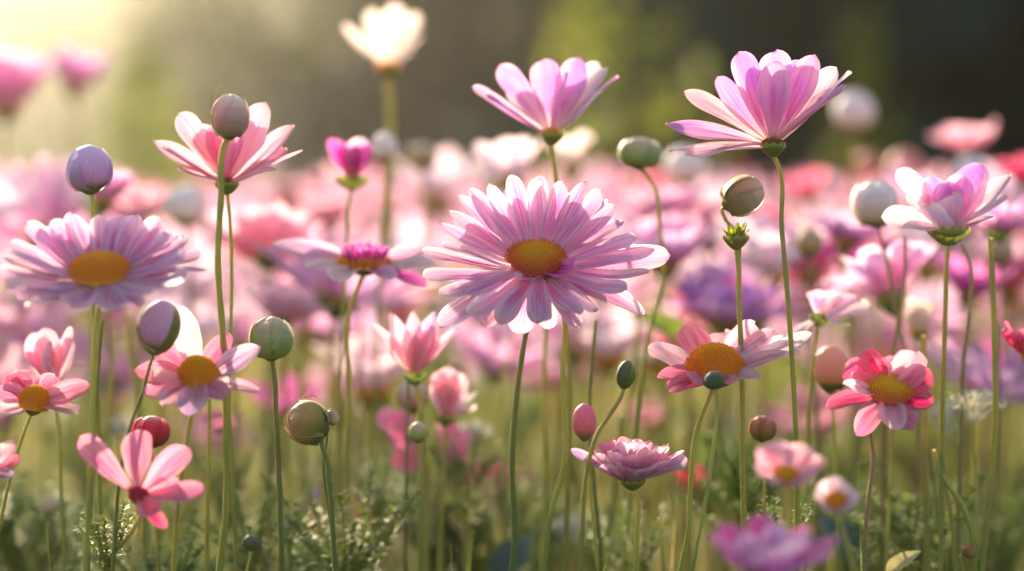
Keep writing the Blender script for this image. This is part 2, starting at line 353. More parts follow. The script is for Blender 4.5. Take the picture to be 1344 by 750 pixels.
def flower(name, label, cat, x, y, d, tilt, roll, petals, mat='orchid', style='strap', disc=None, stem=((0, 100),), sw=8, calyx=None,
           stem_mat=None, seed=1, group=None, mats=None, merged=False, fuzz=True, zoff=0, extra=None):
    """petals: rings (n, start_deg, end_deg, length_px, width_px, elevation, bend, cup, jitter) or tips ('t', tx, ty, depth_px, width_px, bend, cup, twist[, mat])"""
    rnd = random.Random(seed); s = S(d); h = PX(x, y, d); R = axis_of(tilt, roll)
    ax = R @ Vector((0, 0, 1))
    P = stem_path(h - ax * (calyx[1] if calyx else 6) * s * .8, stem, d)
    root = empty(name, P[-1] * 1.0); root.location.z = 0; base = root.location.copy()
    tag(root, label, cat, group)
    Minv = Matrix.Translation(-base)
    H = Minv @ Matrix.Translation(h) @ R.to_4x4()
    big = MB()
    def put(dirv, Lm, Wm, bend, cup, tw, off, pmat, sty, nn=None):
        F = frame(dirv, nn or ax)
        if merged:
            petal_grid(big, Lm, Wm, sty, rnd, Minv @ Matrix.Translation(h + off) @ F.to_4x4(), nu=8, nv=5, bend=bend, cup=cup, twist=tw)
            return
        me = petal_mesh(sty, Wm / Lm, rnd.randrange(5), pmat, bend, cup, tw)
        o = link('petal', me, root)
        o.matrix_local = Minv @ Matrix.Translation(h + off) @ F.to_4x4() @ Matrix.Diagonal((Lm, Lm, Lm, 1))
    dr = (disc[0] if disc else 8) * s
    for q in petals:
        if q[0] == 't':
            _, tx, ty, dz, wp, bend, cup, tw = q[:8]
            pm = q[8] if len(q) > 8 else mat; sty = q[9] if len(q) > 9 else style
            v = PX(tx, ty, d + dz * s) - h
            put(v, v.length, wp * s * 1.12, bend, cup, tw, v.normalized() * dr * .35, pm, sty, ax + Vector((0, -1, 0)) * (.95 if dz >= 0 else .35))
        else:
            n, a0, a1, L, W, el, bend, cup, jit = q[:9]
            pm = q[9] if len(q) > 9 else mat; sty = q[10] if len(q) > 10 else style
            full = abs(a1 - a0) >= 359
            for i in range(n):
                a = radians(a0 + (a1 - a0) * (i / n if full else i / max(1, n - 1)) + rnd.uniform(-1, 1) * jit * 12)
                e = radians(el + rnd.uniform(-1, 1) * jit * 20)
                v = R @ Vector((cos(a) * cos(e), sin(a) * cos(e), sin(e)))
                rad = R @ Vector((cos(a), sin(a), 0))
                k = 1 + rnd.uniform(-1, 1) * jit * .35
                put(v, L * s * k - dr * .6, W * s * (1 + rnd.uniform(-1, 1) * jit * .5), round(bend + rnd.choice((-.06, 0, .05)), 2), cup,
                    rnd.choice((-.3, 0, .3)) * (1 if jit > 0.1 else .5), rad * dr * .6 + ax * rnd.uniform(-1.2, .6) * s * 1.4,
                    pm, sty)
    if merged: link('corolla', big.mesh('corolla', PM[mat]), root)
    if disc:
        dR, dh, dn, dm = disc[:4]; mb = MB(); disc_geo(mb, dR * s, dh * s, dn, disc[4] if len(disc) > 4 else 0, rnd, M=H @ Matrix.Translation((0, 0, zoff * s)))
        link('disc', mb.mesh('disc', dm), root)
    cR, ch = calyx[:2] if calyx else (dr / s * .7, 8)
    mb = MB(); calyx_geo(mb, cR * s, ch * s, calyx[2] if calyx and len(calyx) > 2 else 11, M=H, rnd=rnd)
    link('calyx', mb.mesh('calyx', CALYX), root)
    mb = MB(); PP = [p - base for p in P]
    tube_geo(mb, PP, sw * s * .33, sw * s * .40, flare=1.4)
    if fuzz: fuzz_geo2(mb, P, base, sw * s * .4, 900, sw * s * .38, rnd)
    link('stem', mb.mesh('stem', stem_mat or STEM), root)
    return root

def bud(name, label, x, y, d, rx, ry, mat='green', lean=0, stem=((0, 100),), sw=7, lobes=5, calyx=True, stem_mat=None, seed=1, group=None,
        cat='flower bud', tilt=0, sepals=0, extra=None, flat=.5, ov=.2, fuzz=True, cal_mat=None, sep_mat=None, sep_w=.34):
    """x, y = middle of the bud head in the photo; rx, ry half width and half height in pixels"""
    rnd = random.Random(seed); s = S(d); R = axis_of(tilt, lean); ax = R @ Vector((0, 0, 1))
    c = PX(x, y, d); h = c - ax * ry * s
    P = stem_path(h, stem, d); base = P[-1].copy(); base.z = 0
    root = empty(name, base); tag(root, label, cat, group)
    H = Matrix.Translation(h - base) @ R.to_4x4()
    mb = MB(); bud_geo(mb, rx * s, 2 * ry * s, lobes, rnd.uniform(.3, .8), M=H, ph=rnd.uniform(0, 6), flat=flat, ov=ov)
    link('bud_head', mb.mesh('bud_head', BM[mat]), root)
    if calyx:
        mb = MB(); calyx_geo(mb, rx * s * .72, ry * s * .5, 8, M=H @ Matrix.Translation((0, 0, ry * s * .34)), rnd=rnd)
        link('calyx', mb.mesh('calyx', cal_mat or CALYX), root)
    for k in range(sepals):                               # thin curled sepals hugging the bud
        a = 2 * pi * k / sepals + rnd.uniform(0, 1); mb = MB()
        pts = []
        for i in range(9):
            t = i / 8; r = rx * s * (1.08 * max(0, 1 - abs(2 * (t * .86 + .04) ** (flat + .40) - 1) ** 2.15) ** .5 + .04 + .05 * t) ; pts.append(Vector((r * cos(a + t * .3), r * sin(a + t * .3), 2 * ry * s * t * .95)))
        g, uvs = [], []
        for i, p in enumerate(pts):
            t = i / 8; wd = rx * s * sep_w * (1 - t ** 2.2) ** .6 + s * .3; tn = Vector((-sin(a), cos(a), 0))
            for v in (-1, 0, 1): g.append(H @ (p + tn * wd * v - Vector((cos(a), sin(a), 0)) * abs(v) * wd * .3)); uvs.append((t, .5))
        mb.grid(g, uvs, 9, 3)
        link('sepal', mb.mesh('sepal', sep_mat or CALYX), root)
    mb = MB(); tube_geo(mb, [p - base for p in P], sw * s * .33, sw * s * .40, flare=1.5)
    if fuzz: fuzz_geo2(mb, P, base, sw * s * .4, 400, sw * s * .5, rnd)
    link('stem', mb.mesh('stem', stem_mat or STEM), root)
    return root, H, s, rnd
def fuzz_geo2(mb, P, base, r, n, ln, rnd):
    st = len(mb.v); fuzz_geo(mb, P, r, n, ln, rnd)
    for i in range(st, len(mb.v)): mb.v[i] = mb.v[i] - base

# ================================================================== THE SETTING
def ground_mat():
    m, t = newmat('meadow_soil'); g = N(t)
    co = g.n('ShaderNodeTexCoord').outputs['Object']
    n1 = g.noise(co, 1.2, 5); n2 = g.noise(co, 14, 5)
    c = g.mix(g.step(n1, .35, .65), (.07, .10, .03), (.13, .13, .045)); c = g.mix(g.step(n2, .45, .7), c, (.06, .045, .025))
    p = g.n('ShaderNodeBsdfPrincipled'); g.put(p.inputs['Base Color'], c); p.inputs['Roughness'].default_value = .9
    b = g.n('ShaderNodeBump'); b.inputs['Distance'].default_value = .03; g.put(b.inputs['Height'], n2); t.links.new(b.outputs[0], p.inputs['Normal'])
    o = g.n('ShaderNodeOutputMaterial'); t.links.new(p.outputs[0], o.inputs[0]); return m
mb = MB(); gp = []; n_ = 60
for i in range(n_):
    for j in range(n_):
        x = -90 + 180 * j / (n_ - 1); y = -60 + 180 * i / (n_ - 1)
        gp.append(Vector((x, y, 0.0 if abs(x) < 12 and abs(y) < 14 else .25 * noise.noise(Vector((x * .05, y * .05, 0))) * min(1, (abs(y) + abs(x) - 12) / 20))))
mb.grid(gp, [(0, 0)] * len(gp), n_, n_)
tag(link('ground', mb.mesh('ground', ground_mat())), kind='structure')

# haze: one closed box of even air
hz = MB(); X0, X1, Y0, Y1, Z0, Z1 = -92, 92, -62, 122, -1.3, 11.5
c8 = [Vector(p) for p in ((X0, Y0, Z0), (X1, Y0, Z0), (X1, Y1, Z0), (X0, Y1, Z0), (X0, Y0, Z1), (X1, Y0, Z1), (X1, Y1, Z1), (X0, Y1, Z1))]
for q in ((3, 2, 1, 0), (4, 5, 6, 7), (0, 1, 5, 4), (1, 2, 6, 5), (2, 3, 7, 6), (3, 0, 4, 7)): hz.poly([c8[k] for k in q], [(0, 0)] * 4)
hm, ht = newmat('haze_air'); hn = N(ht)
pv = hn.n('ShaderNodeVolumePrincipled'); pv.inputs['Color'].default_value = (.98, .95, .88, 1); pv.inputs['Density'].default_value = HAZE_DENS
pv.inputs['Anisotropy'].default_value = HAZE_G
ho = hn.n('ShaderNodeOutputMaterial'); ht.links.new(pv.outputs[0], ho.inputs['Volume'])
tag(link('haze', hz.mesh('haze', hm, smooth=False)), kind='stuff')

# trees and shrubs behind the meadow
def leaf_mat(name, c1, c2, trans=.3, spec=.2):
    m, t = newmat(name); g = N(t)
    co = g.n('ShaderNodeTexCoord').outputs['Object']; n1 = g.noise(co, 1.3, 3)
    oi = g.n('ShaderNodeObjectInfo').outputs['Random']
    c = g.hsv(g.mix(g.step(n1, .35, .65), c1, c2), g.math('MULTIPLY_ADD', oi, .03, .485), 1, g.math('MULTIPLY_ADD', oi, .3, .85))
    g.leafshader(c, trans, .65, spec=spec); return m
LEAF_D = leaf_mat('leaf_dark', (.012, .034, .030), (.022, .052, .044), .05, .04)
LEAF_M = leaf_mat('leaf_mid', (.05, .085, .022), (.10, .13, .035), .35)
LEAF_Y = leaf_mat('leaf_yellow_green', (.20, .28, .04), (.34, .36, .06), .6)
BARK = leaf_mat('bark', (.06, .045, .03), (.10, .08, .05), 0)
def tree(name, label, cat, x, y, H, Rw, mat, seed, skirt=.03, n=3600, leaf=.22, group='trees behind the meadow', shrub=False):
    rnd = random.Random(seed); root = empty(name, (x, y, 0)); tag(root, label, cat, group)
    mb = MB(); top = H * .75
    tube_geo(mb, [Vector((0, 0, -.1)), Vector((.03 * H, 0, H * .3)), Vector((-.02 * H, .02 * H, top))], H * .035, H * .008, 8)
    for k in range(9):
        a = k * 2.4; z = H * rnd.uniform(.12, .6); r = Rw * rnd.uniform(.5, .8)
        tube_geo(mb, [Vector((0, 0, z)), Vector((cos(a) * r * .5, sin(a) * r * .5, z + H * .06)), Vector((cos(a) * r, sin(a) * r, z + H * .14))], H * .012, H * .003, 5, n=3)
    link('trunk' if not shrub else 'branches', mb.mesh('trunk', BARK), root)
    cl = []
    for k in range(46):
        t = rnd.uniform(skirt, 1); a = rnd.uniform(0, 2 * pi)
        pr = (sin(pi * min(.98, t * .8 + .18)) ** .6) * (1 if t < .75 else (1 - t) / .25 * .6 + .4)
        r = Rw * pr * rnd.uniform(.25, 1)
        cl.append((Vector((cos(a) * r, sin(a) * r, max(.1, t * H * .93))), Rw * rnd.uniform(.22, .42)))
    mb = MB()
    for k in range(n):
        c, r = cl[k % len(cl)]
        d = Vector((rnd.gauss(0, 1), rnd.gauss(0, 1), rnd.gauss(0, .8))); d = d.normalized() * r * rnd.uniform(.4, 1) ** .5
        p = c + d
        if p.z < .03: p.z = .03 + rnd.random() * .2
        nrm = (d.normalized() + Vector((rnd.uniform(-.7, .7), rnd.uniform(-.7, .7), rnd.uniform(-.4, .8)))).normalized()
        t1 = nrm.cross(Vector((rnd.uniform(-1, 1), rnd.uniform(-1, 1), rnd.uniform(-1, 1)))).normalized(); t2 = nrm.cross(t1); l = leaf * rnd.uniform(.6, 1.3)
        mb.poly([p - t1 * l * .6, p - t2 * l * .28, p + t1 * l * .6, p + t2 * l * .28], [(0, 0)] * 4)
    link('crown', mb.mesh('crown', mat, smooth=False), root)
    return root
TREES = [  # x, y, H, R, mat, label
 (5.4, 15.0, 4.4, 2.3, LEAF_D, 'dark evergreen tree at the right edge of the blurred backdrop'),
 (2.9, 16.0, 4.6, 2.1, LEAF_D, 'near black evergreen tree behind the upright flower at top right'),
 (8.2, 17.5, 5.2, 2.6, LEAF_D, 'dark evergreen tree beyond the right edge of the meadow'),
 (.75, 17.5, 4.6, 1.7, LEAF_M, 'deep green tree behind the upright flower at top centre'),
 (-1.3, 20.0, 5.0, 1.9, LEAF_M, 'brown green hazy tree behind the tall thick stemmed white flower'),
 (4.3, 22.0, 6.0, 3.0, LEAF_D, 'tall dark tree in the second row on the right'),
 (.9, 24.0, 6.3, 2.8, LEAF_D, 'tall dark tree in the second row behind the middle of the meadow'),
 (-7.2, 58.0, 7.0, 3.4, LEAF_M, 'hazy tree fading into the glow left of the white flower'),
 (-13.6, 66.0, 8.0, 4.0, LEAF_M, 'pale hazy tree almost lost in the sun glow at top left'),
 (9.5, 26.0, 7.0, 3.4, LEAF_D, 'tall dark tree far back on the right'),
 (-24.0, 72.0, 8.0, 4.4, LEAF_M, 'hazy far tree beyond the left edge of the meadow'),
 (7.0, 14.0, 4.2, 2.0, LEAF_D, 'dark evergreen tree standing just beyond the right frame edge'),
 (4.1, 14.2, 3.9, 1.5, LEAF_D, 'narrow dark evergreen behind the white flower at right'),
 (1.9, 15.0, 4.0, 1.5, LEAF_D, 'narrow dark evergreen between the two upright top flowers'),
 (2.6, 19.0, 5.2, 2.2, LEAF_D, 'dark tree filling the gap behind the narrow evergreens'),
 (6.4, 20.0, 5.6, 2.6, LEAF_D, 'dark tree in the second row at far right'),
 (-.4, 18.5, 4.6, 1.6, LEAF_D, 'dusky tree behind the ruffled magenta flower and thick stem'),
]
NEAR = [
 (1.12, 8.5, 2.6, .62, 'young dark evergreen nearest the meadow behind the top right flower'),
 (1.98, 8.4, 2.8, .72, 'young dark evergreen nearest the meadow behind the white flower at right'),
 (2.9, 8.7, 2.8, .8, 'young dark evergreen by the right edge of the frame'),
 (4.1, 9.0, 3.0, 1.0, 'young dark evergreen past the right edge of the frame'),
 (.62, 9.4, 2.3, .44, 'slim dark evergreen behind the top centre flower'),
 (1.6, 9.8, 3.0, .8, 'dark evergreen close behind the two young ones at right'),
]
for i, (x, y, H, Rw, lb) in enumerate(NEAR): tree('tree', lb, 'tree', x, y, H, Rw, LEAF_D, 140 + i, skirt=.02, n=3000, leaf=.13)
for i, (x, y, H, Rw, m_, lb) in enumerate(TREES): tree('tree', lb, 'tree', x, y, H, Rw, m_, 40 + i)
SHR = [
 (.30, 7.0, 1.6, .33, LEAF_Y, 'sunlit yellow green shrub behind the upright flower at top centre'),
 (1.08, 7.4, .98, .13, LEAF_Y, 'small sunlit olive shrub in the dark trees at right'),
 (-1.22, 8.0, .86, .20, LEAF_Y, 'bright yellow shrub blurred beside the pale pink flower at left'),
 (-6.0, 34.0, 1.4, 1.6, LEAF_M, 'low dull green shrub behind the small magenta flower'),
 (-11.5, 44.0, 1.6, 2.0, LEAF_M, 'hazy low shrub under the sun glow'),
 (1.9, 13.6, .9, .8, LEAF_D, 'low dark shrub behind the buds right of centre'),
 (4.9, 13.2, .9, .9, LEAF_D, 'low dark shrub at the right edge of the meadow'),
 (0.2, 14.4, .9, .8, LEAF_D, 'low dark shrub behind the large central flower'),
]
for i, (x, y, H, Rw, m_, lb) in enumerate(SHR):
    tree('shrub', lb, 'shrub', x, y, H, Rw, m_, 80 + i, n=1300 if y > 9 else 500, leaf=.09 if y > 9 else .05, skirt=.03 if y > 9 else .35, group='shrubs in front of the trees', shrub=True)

def far_wood():
    rnd = random.Random(77); mb = MB()
    cl = []
    for k in range(560):
        x = rnd.uniform(-34, 34); z = rnd.uniform(.2, 8.6) * (.9 + .1 * sin(x * .5)); cl.append(Vector((x * 1.3, 86 + rnd.uniform(-5, 5), z * 1.25)))
    for k in range(30000):
        c = cl[k % 560]; d = Vector((rnd.gauss(0, 1), rnd.gauss(0, 1), rnd.gauss(0, 1))).normalized() * 2.5 * rnd.random() ** .5; p = c + d; p.z = max(p.z, .5)
        nrm = (d.normalized() + Vector((rnd.uniform(-.7, .7), rnd.uniform(-.7, .7), rnd.uniform(-.3, .8)))).normalized()
        t1 = nrm.cross(Vector((rnd.uniform(-1, 1), .3, rnd.uniform(-1, 1)))).normalized(); t2 = nrm.cross(t1); l = 1.15
        mb.poly([p - t1 * l * .6, p - t2 * l * .4, p + t1 * l * .6, p + t2 * l * .4], [(0, 0)] * 4)
    for k in range(60):
        x = -44 + k * 88 / 59; tube_geo(mb, [Vector((x, 86, -.3)), Vector((x + .3, 86.3, 2)), Vector((x, 86, 6))], .22, .08, 6, n=3)
    tag(link('far_wood', mb.mesh('far_wood', LEAF_M, smooth=False)), 'far wood closing the meadow, dissolving into the sun glow', 'wood', kind='stuff')
far_wood()

# ================================================================== GRASS, UNDERGROWTH
GR = [leaf_mat('grass_green', (.11, .21, .03), (.24, .33, .055), .5), leaf_mat('grass_straw', (.40, .34, .12), (.52, .42, .18), .5), leaf_mat('leaf_blue_green', (.05, .10, .08), (.08, .14, .11), .25)]
def wedge(rnd, d0, d1, p=1.0, mar=.35):
    d = d0 + (d1 - d0) * rnd.random() ** p
    return rnd.uniform(-1, 1) * (.2118 * d * 1.15 + mar), d
def blade(mb, b, h, wd, lean, rnd, mi, seg=5):
    a = rnd.uniform(0, 2 * pi); d = Vector((cos(a), sin(a), 0)); f = rnd.uniform(0, pi); sd_ = Vector((cos(f), sin(f), 0)); pts = []
    for i in range(seg):
        t = i / (seg - 1); p = b + Vector((0, 0, h * t * (1 - .12 * lean * t))) + d * lean * h * t * t * .45; ww = wd * (1 - t) ** .6 + .0001
        pts += [p - sd_ * ww / 2, p + sd_ * ww / 2]
    mb.grid(pts, [(i / (2 * seg), .5) for i in range(2 * seg)], seg, 2, mi=mi)
rnd = random.Random(3); mb = MB()
for k in range(12000):
    x, y = wedge(rnd, .95, 7.5, .75)
    h = rnd.uniform(.14, .31) + (.08 if rnd.random() < .12 else 0)
    cl = noise.noise(Vector((x * 5, y * 2.2, 3.3))); h *= 1 + .45 * cl
    if noise.noise(Vector((x * 9, y * 4, 8))) > .28: continue
    tan = noise.noise(Vector((x * 4, y * 1.5, 20))) + (.16 if x < .12 * y else -.08) + (.12 if y > 1.8 else -.1)
    blade(mb, Vector((x, y, -.002)), h, rnd.uniform(.0010, .0028) * (1 + y * .2), rnd.uniform(.2, 1.6), rnd, 1 if rnd.random() < .36 + tan else 0)
for k in range(500):
    x, y = wedge(rnd, .62, .95, 1)
    blade(mb, Vector((x, y, -.002)), rnd.uniform(.2, .34), rnd.uniform(.0008, .002), rnd.uniform(.1, 1.1), rnd, 1 if rnd.random() < .25 else 0, 8)
tag(link('grass', mb.mesh('grass', GR[0], GR[1])), 'fine green and straw coloured grass under the flowers', 'grass', kind='stuff')
def leaflet(mb, p, d, n, L, W, mi, fold=.25, nu=6):
    F = frame(d, n).to_4x4(); M = Matrix.Translation(p) @ F; pts, uvs = [], []
    for i in range(nu):
        u = i / (nu - 1); wd = W / 2 * max(.02, sin(pi * u ** .8) ** .8)
        for v in (-1, -.5, 0, .5, 1): pts.append(M @ Vector((L * u, wd * v, abs(v) * wd * fold - L * .25 * u * u))); uvs.append((u, v * .5 + .5))
    mb.grid(pts, uvs, nu, 5, mi=mi)
mb = MB()
for k in range(4200):                                   # low broad leaves, blue green and green, hiding the soil
    x, y = wedge(rnd, .85, 5.0, .8); z = rnd.uniform(.06, .24) if rnd.random() < .7 else rnd.uniform(.2, .30); a = rnd.uniform(0, 2 * pi)
    d = Vector((cos(a), sin(a), rnd.uniform(.1, 1.2))); L = rnd.uniform(.012, .05)
    leaflet(mb, Vector((x, y, z)), d, Vector((0, 0, 1)), L, L * rnd.uniform(.25, .6), rnd.choice((0, 0, 0, 1, 2)))
tag(link('undergrowth', mb.mesh('undergrowth', GR[0], GR[1], GR[2])), 'low green and blue green leaves massed under the flowers', 'undergrowth', kind='stuff')

# distant flowers, far past counting
mb = MB(); rnd = random.Random(9)
for k in range(1500):
    x, y = wedge(rnd, 4.4, 7.8, .8, 1.0); z = .22 + .16 * rnd.random() + .03 * (rnd.random() < .06); mi = rnd.choice((0, 0, 1, 1, 2, 3)); L = rnd.uniform(.02, .034); el = radians(rnd.uniform(5, 60))
    ax = Vector((rnd.uniform(-.5, .5), rnd.uniform(-.7, .2), 1)).normalized(); R3 = ax.to_track_quat('Z', 'Y').to_matrix(); c = Vector((x, y, z))
    for i in range(7):
        a = 2 * pi * i / 7; r = R3 @ Vector((cos(a) * cos(el), sin(a) * cos(el), sin(el))); s_ = R3 @ Vector((-sin(a), cos(a), 0))
        mb.poly([c, c + r * L * .6 - s_ * L * .3, c + r * L, c + r * L * .6 + s_ * L * .3], [(.1, .5), (.6, 0), (1, .5), (.6, 1)], mi)
    mb.poly([c, c + Vector((.0015, 0, -.002)), Vector((x, y, 0)), Vector((x - .001, y, 0))], [(.5, .5)] * 4, 4)
tag(link('distant_flowers', mb.mesh('distant_flowers', PM['pink'], PM['blush'], PM['red'], PM['white'], STEM)), 'far pink and red flowers merging into a soft band before the trees', 'flowers', kind='stuff')

# ================================================================== BLURRED FIELD, one object per flower
def proto(name, label, cat, group, mat, rings, Lr, style, discm, hgt, tilt, seed, budm=None):
    rnd = random.Random(seed); root = empty(name, (0, 50, 0)); tag(root, label, cat, group)
    R = axis_of(tilt, rnd.uniform(-14, 14)); ax = R @ Vector((0, 0, 1)); h = Vector((rnd.uniform(-.02, .02), rnd.uniform(-.01, .01), hgt)); H = Matrix.Translation(h) @ R.to_4x4()
    if budm:
        mb = MB(); bud_geo(mb, Lr, Lr * 2.3, 5, .5, M=H); link('bud_head', mb.mesh('bud_head', BM[budm]), root)
        cR = Lr * .7
    else:
        mb = MB()
        for n, el, kL, kW, bend in rings:
            for i in range(n):
                a = 2 * pi * i / n + rnd.uniform(-.12, .12) + el; e = radians(el + rnd.uniform(-8, 8)); v = R @ Vector((cos(a) * cos(e), sin(a) * cos(e), sin(e))); L = Lr * kL * rnd.uniform(.88, 1.08)
                petal_grid(mb, L, Lr * kW, style, rnd, Matrix.Translation(h + (R @ Vector((cos(a), sin(a), 0))) * Lr * .12) @ frame(v, ax).to_4x4(), nu=8, nv=5, bend=bend, cup=.25)
        link('corolla', mb.mesh('corolla', PM[mat]), root); cR = Lr * .24
        mb = MB(); disc_geo(mb, Lr * .24, Lr * .12, 50, 0, rnd, M=H); link('disc', mb.mesh('disc', discm), root)
    mb = MB(); calyx_geo(mb, cR, Lr * .22, 8, M=H); link('calyx', mb.mesh('calyx', CALYX), root)
    mb = MB(); tube_geo(mb, [h - ax * Lr * .15, h * .7 + Vector((rnd.uniform(-.006, .006), 0, 0)), h * .35, Vector((0, 0, -.004))], .0011, .0014, 6, n=4); link('stem', mb.mesh('stem', STEM), root)
    return root
G = 'blurred flowers filling the meadow behind'
DAISY = [(13, 12, 1, .24, .1), (12, 26, .9, .22, .15)]
CUPR = [(8, 52, 1, .42, -.15), (6, 66, .92, .42, -.1)]
OPEN = [(8, 22, 1, .46, .15)]
PR = [
 proto('daisy_flower', 'pale pink daisy blurred in the crowd of flowers behind', 'flower', G, 'blush', DAISY, .041, 'strap', DISC_Y, .385, 20, 1),
 proto('daisy_flower', 'orchid pink daisy blurred in the crowd of flowers behind', 'flower', G, 'orchid', DAISY, .044, 'strap', DISC_Y, .385, 5, 2),
 proto('cupped_flower', 'warm pink cupped flower blurred in the crowd behind', 'flower', G, 'pink', CUPR, .038, 'spoon', DISC_Y, .38, 0, 3),
 proto('open_flower', 'warm pink broad petalled flower blurred in the crowd behind', 'flower', G, 'pink', OPEN, .037, 'spoon', DISC_O, .38, 30, 4),
 proto('cupped_flower', 'white pink cupped flower blurred in the crowd behind', 'flower', G, 'white', CUPR, .038, 'spoon', DISC_Y, .39, 5, 5),
 proto('cupped_flower', 'rose red cupped flower blurred in the crowd behind', 'flower', G, 'red', CUPR, .026, 'round', DISC_Y, .385, 10, 6),
 proto('daisy_flower', 'soft pink daisy seen from behind, blurred in the crowd', 'flower', G, 'orchid', DAISY, .044, 'strap', DISC_Y, .385, -35, 7),
 proto('flower_bud', 'cream white bud blurred in the crowd of flowers behind', 'flower bud', 'blurred buds in the meadow behind', None, None, .0072, None, None, .40, 5, 8, budm='white'),
 proto('flower_bud', 'salmon pink bud blurred in the crowd of flowers behind', 'flower bud', 'blurred buds in the meadow behind', None, None, .0078, None, None, .385, -5, 9, budm='salmon'),
 proto('open_flower', 'magenta broad petalled flower blurred in the crowd behind', 'flower', G, 'magenta', OPEN, .027, 'spoon', DISC_Y, .37, 10, 10),
]
def copy_thing(root, loc, rz, sc):
    r = root.copy(); COL.objects.link(r); r.location = loc; r.rotation_euler = (0, 0, rz); r.scale = (sc, sc, sc)
    for ch in list(root.children):
        c = ch.copy(); COL.objects.link(c); c.parent = r
    return r
rnd = random.Random(21); WT = [0, 0, 0, 0, 1, 1, 1, 1, 2, 2, 3, 4, 4, 4, 5, 6, 6, 6, 7, 8, 9]; first = set(); placed = []
tries = 0
while len(placed) < 285 and tries < 9000:
    tries += 1
    d = 1.12 + 3.4 * rnd.random() ** 1.5; x = rnd.uniform(-1, 1) * (.2118 * d * 1.12 + .05)
    px = x / S(d) + 672
    if d < 2.2 and 560 < px < 700 and rnd.random() < .7: continue
    if any((x - a) ** 2 + (d - b) ** 2 < (.0016 if d < 2 else .0022) for a, b in placed): continue
    placed.append((x, d)); k = rnd.choice(WT); sc = rnd.uniform(.78, 1.02) if rnd.random() < .88 else rnd.uniform(1.0, 1.04)
    if k in (7, 8): sc *= 1.03
    elif rnd.random() < .16: sc *= rnd.uniform(.6, .84)
    if k not in first: first.add(k); o = PR[k]; o.location = (x, d, 0); o.rotation_euler = (0, 0, rnd.uniform(-.7, .7)); o.scale = (sc, sc, sc)
    else: copy_thing(PR[k], (x, d, 0), rnd.uniform(-.7, .7), sc)

rnd = random.Random(88); n0 = 0
while n0 < 46:                                            # lower, nearer ones of the same crowd
    d = rnd.uniform(1.02, 1.75); x = rnd.uniform(-1, 1) * (.2118 * d * 1.08 + .03); px = x / S(d) + 672
    if 540 < px < 800 and rnd.random() < .75: continue
    if any((x - a) ** 2 + (d - b) ** 2 < .0011 for a, b in placed): continue
    placed.append((x, d)); n0 += 1; k = rnd.choice([0, 0, 0, 1, 1, 1, 2, 4, 4, 6, 6]) ; copy_thing(PR[k], (x, d, 0), rnd.uniform(-.7, .7), rnd.uniform(.78, .97))

# ================================================================== NAMED FLOWERS
# ---- the large central daisy
flower('daisy_flower', 'largest sharp orchid pink daisy in the middle with a golden disc', 'flower', 704, 350, .77, 31, 1,
  [(20, 0, 360, 145, 30, 3, .10, .2, .28), (11, -12, 192, 142, 29, 17, .10, .2, .22), (7, 200, 340, 126, 28, 0, -.04, .2, .3), (9, 26, 154, 138, 27, 31, .06, .25, .12),
   ('t', 868, 345, 10, 34, .05, .3, .3), ('t', 842, 395, -30, 34, -.15, .3, -.3), ('t', 585, 420, -40, 34, -.05, .25, .2), ('t', 640, 415, -60, 32, -.1, .2, 0),
   ('t', 683, 417, -42, 34, -.3, .2, 0, 'lilac'), ('t', 718, 410, -44, 28, -.3, .2, 0, 'lilac'), ('t', 688, 378, -52, 34, .3, .3, 0, 'lilac', 'round'), ('t', 750, 366, -44, 38, .35, .4, .2, 'magenta', 'round')],
  'orchid', 'strap', (36, 17, 420, DISC_G, 130), ((735, 400), (738, 500), (742, 600), (722, 680), (714, 750)), 9, (32, 22), seed=11, zoff=11)
# ---- big soft daisy at left
flower('daisy_flower', 'broad lavender pink daisy at left with a smooth golden disc', 'flower', 131, 368, .72, 18, 0,
  [(15, 0, 360, 140, 40, 4, .12, .2, .2), (10, -12, 192, 134, 36, 18, .12, .25, .2), (5, 205, 335, 112, 36, 4, .0, .2, .2), (8, 25, 155, 118, 32, 32, .1, .3, .15)],
  'orchid', 'strap', (38, 24, 300, DISC_Y, 0), ((126, 430), (122, 520), (118, 640), (112, 750)), 10, (30, 26), seed=12, zoff=12)
# ---- top right, seen from the side
flower('daisy_flower', 'upright violet pink flower at top right seen side on against dark trees', 'flower', 1014, 192, .77, -6, 0,
  [('t', 878, 166, 25, 34, .05, .2, .2), ('t', 884, 192, -20, 30, -.05, .2, 0, 'blush'), ('t', 905, 205, -45, 30, .02, .2, -.2, 'blush'), ('t', 899, 127, 30, 32, .05, .22, .2, 'blush'), ('t', 940, 114, 50, 34, .1, .2, 0),
   ('t', 963, 80, 25, 40, .12, .25, .15), ('t', 984, 92, 45, 38, .1, .25, 0), ('t', 1014, 78, 45, 44, .12, .3, 0), ('t', 1022, 84, -20, 42, .05, .3, 0), ('t', 1050, 88, 40, 40, .1, .3, 0), ('t', 1070, 82, 15, 38, .12, .25, -.2),
   ('t', 1100, 98, 15, 36, .05, .3, -.3, 'white'), ('t', 1122, 108, -5, 34, .1, .3, -.3, 'white'), ('t', 1112, 122, -35, 32, .08, .3, .3), ('t', 1080, 140, -50, 30, .1, .3, .2, 'blush')],
  'violet', 'spoon', (14, 10, 90, DISC_B, 40), ((1018, 210), (1026, 300), (1036, 420), (1044, 560), (1047, 750)), 8, (17, 15, 10), seed=13)
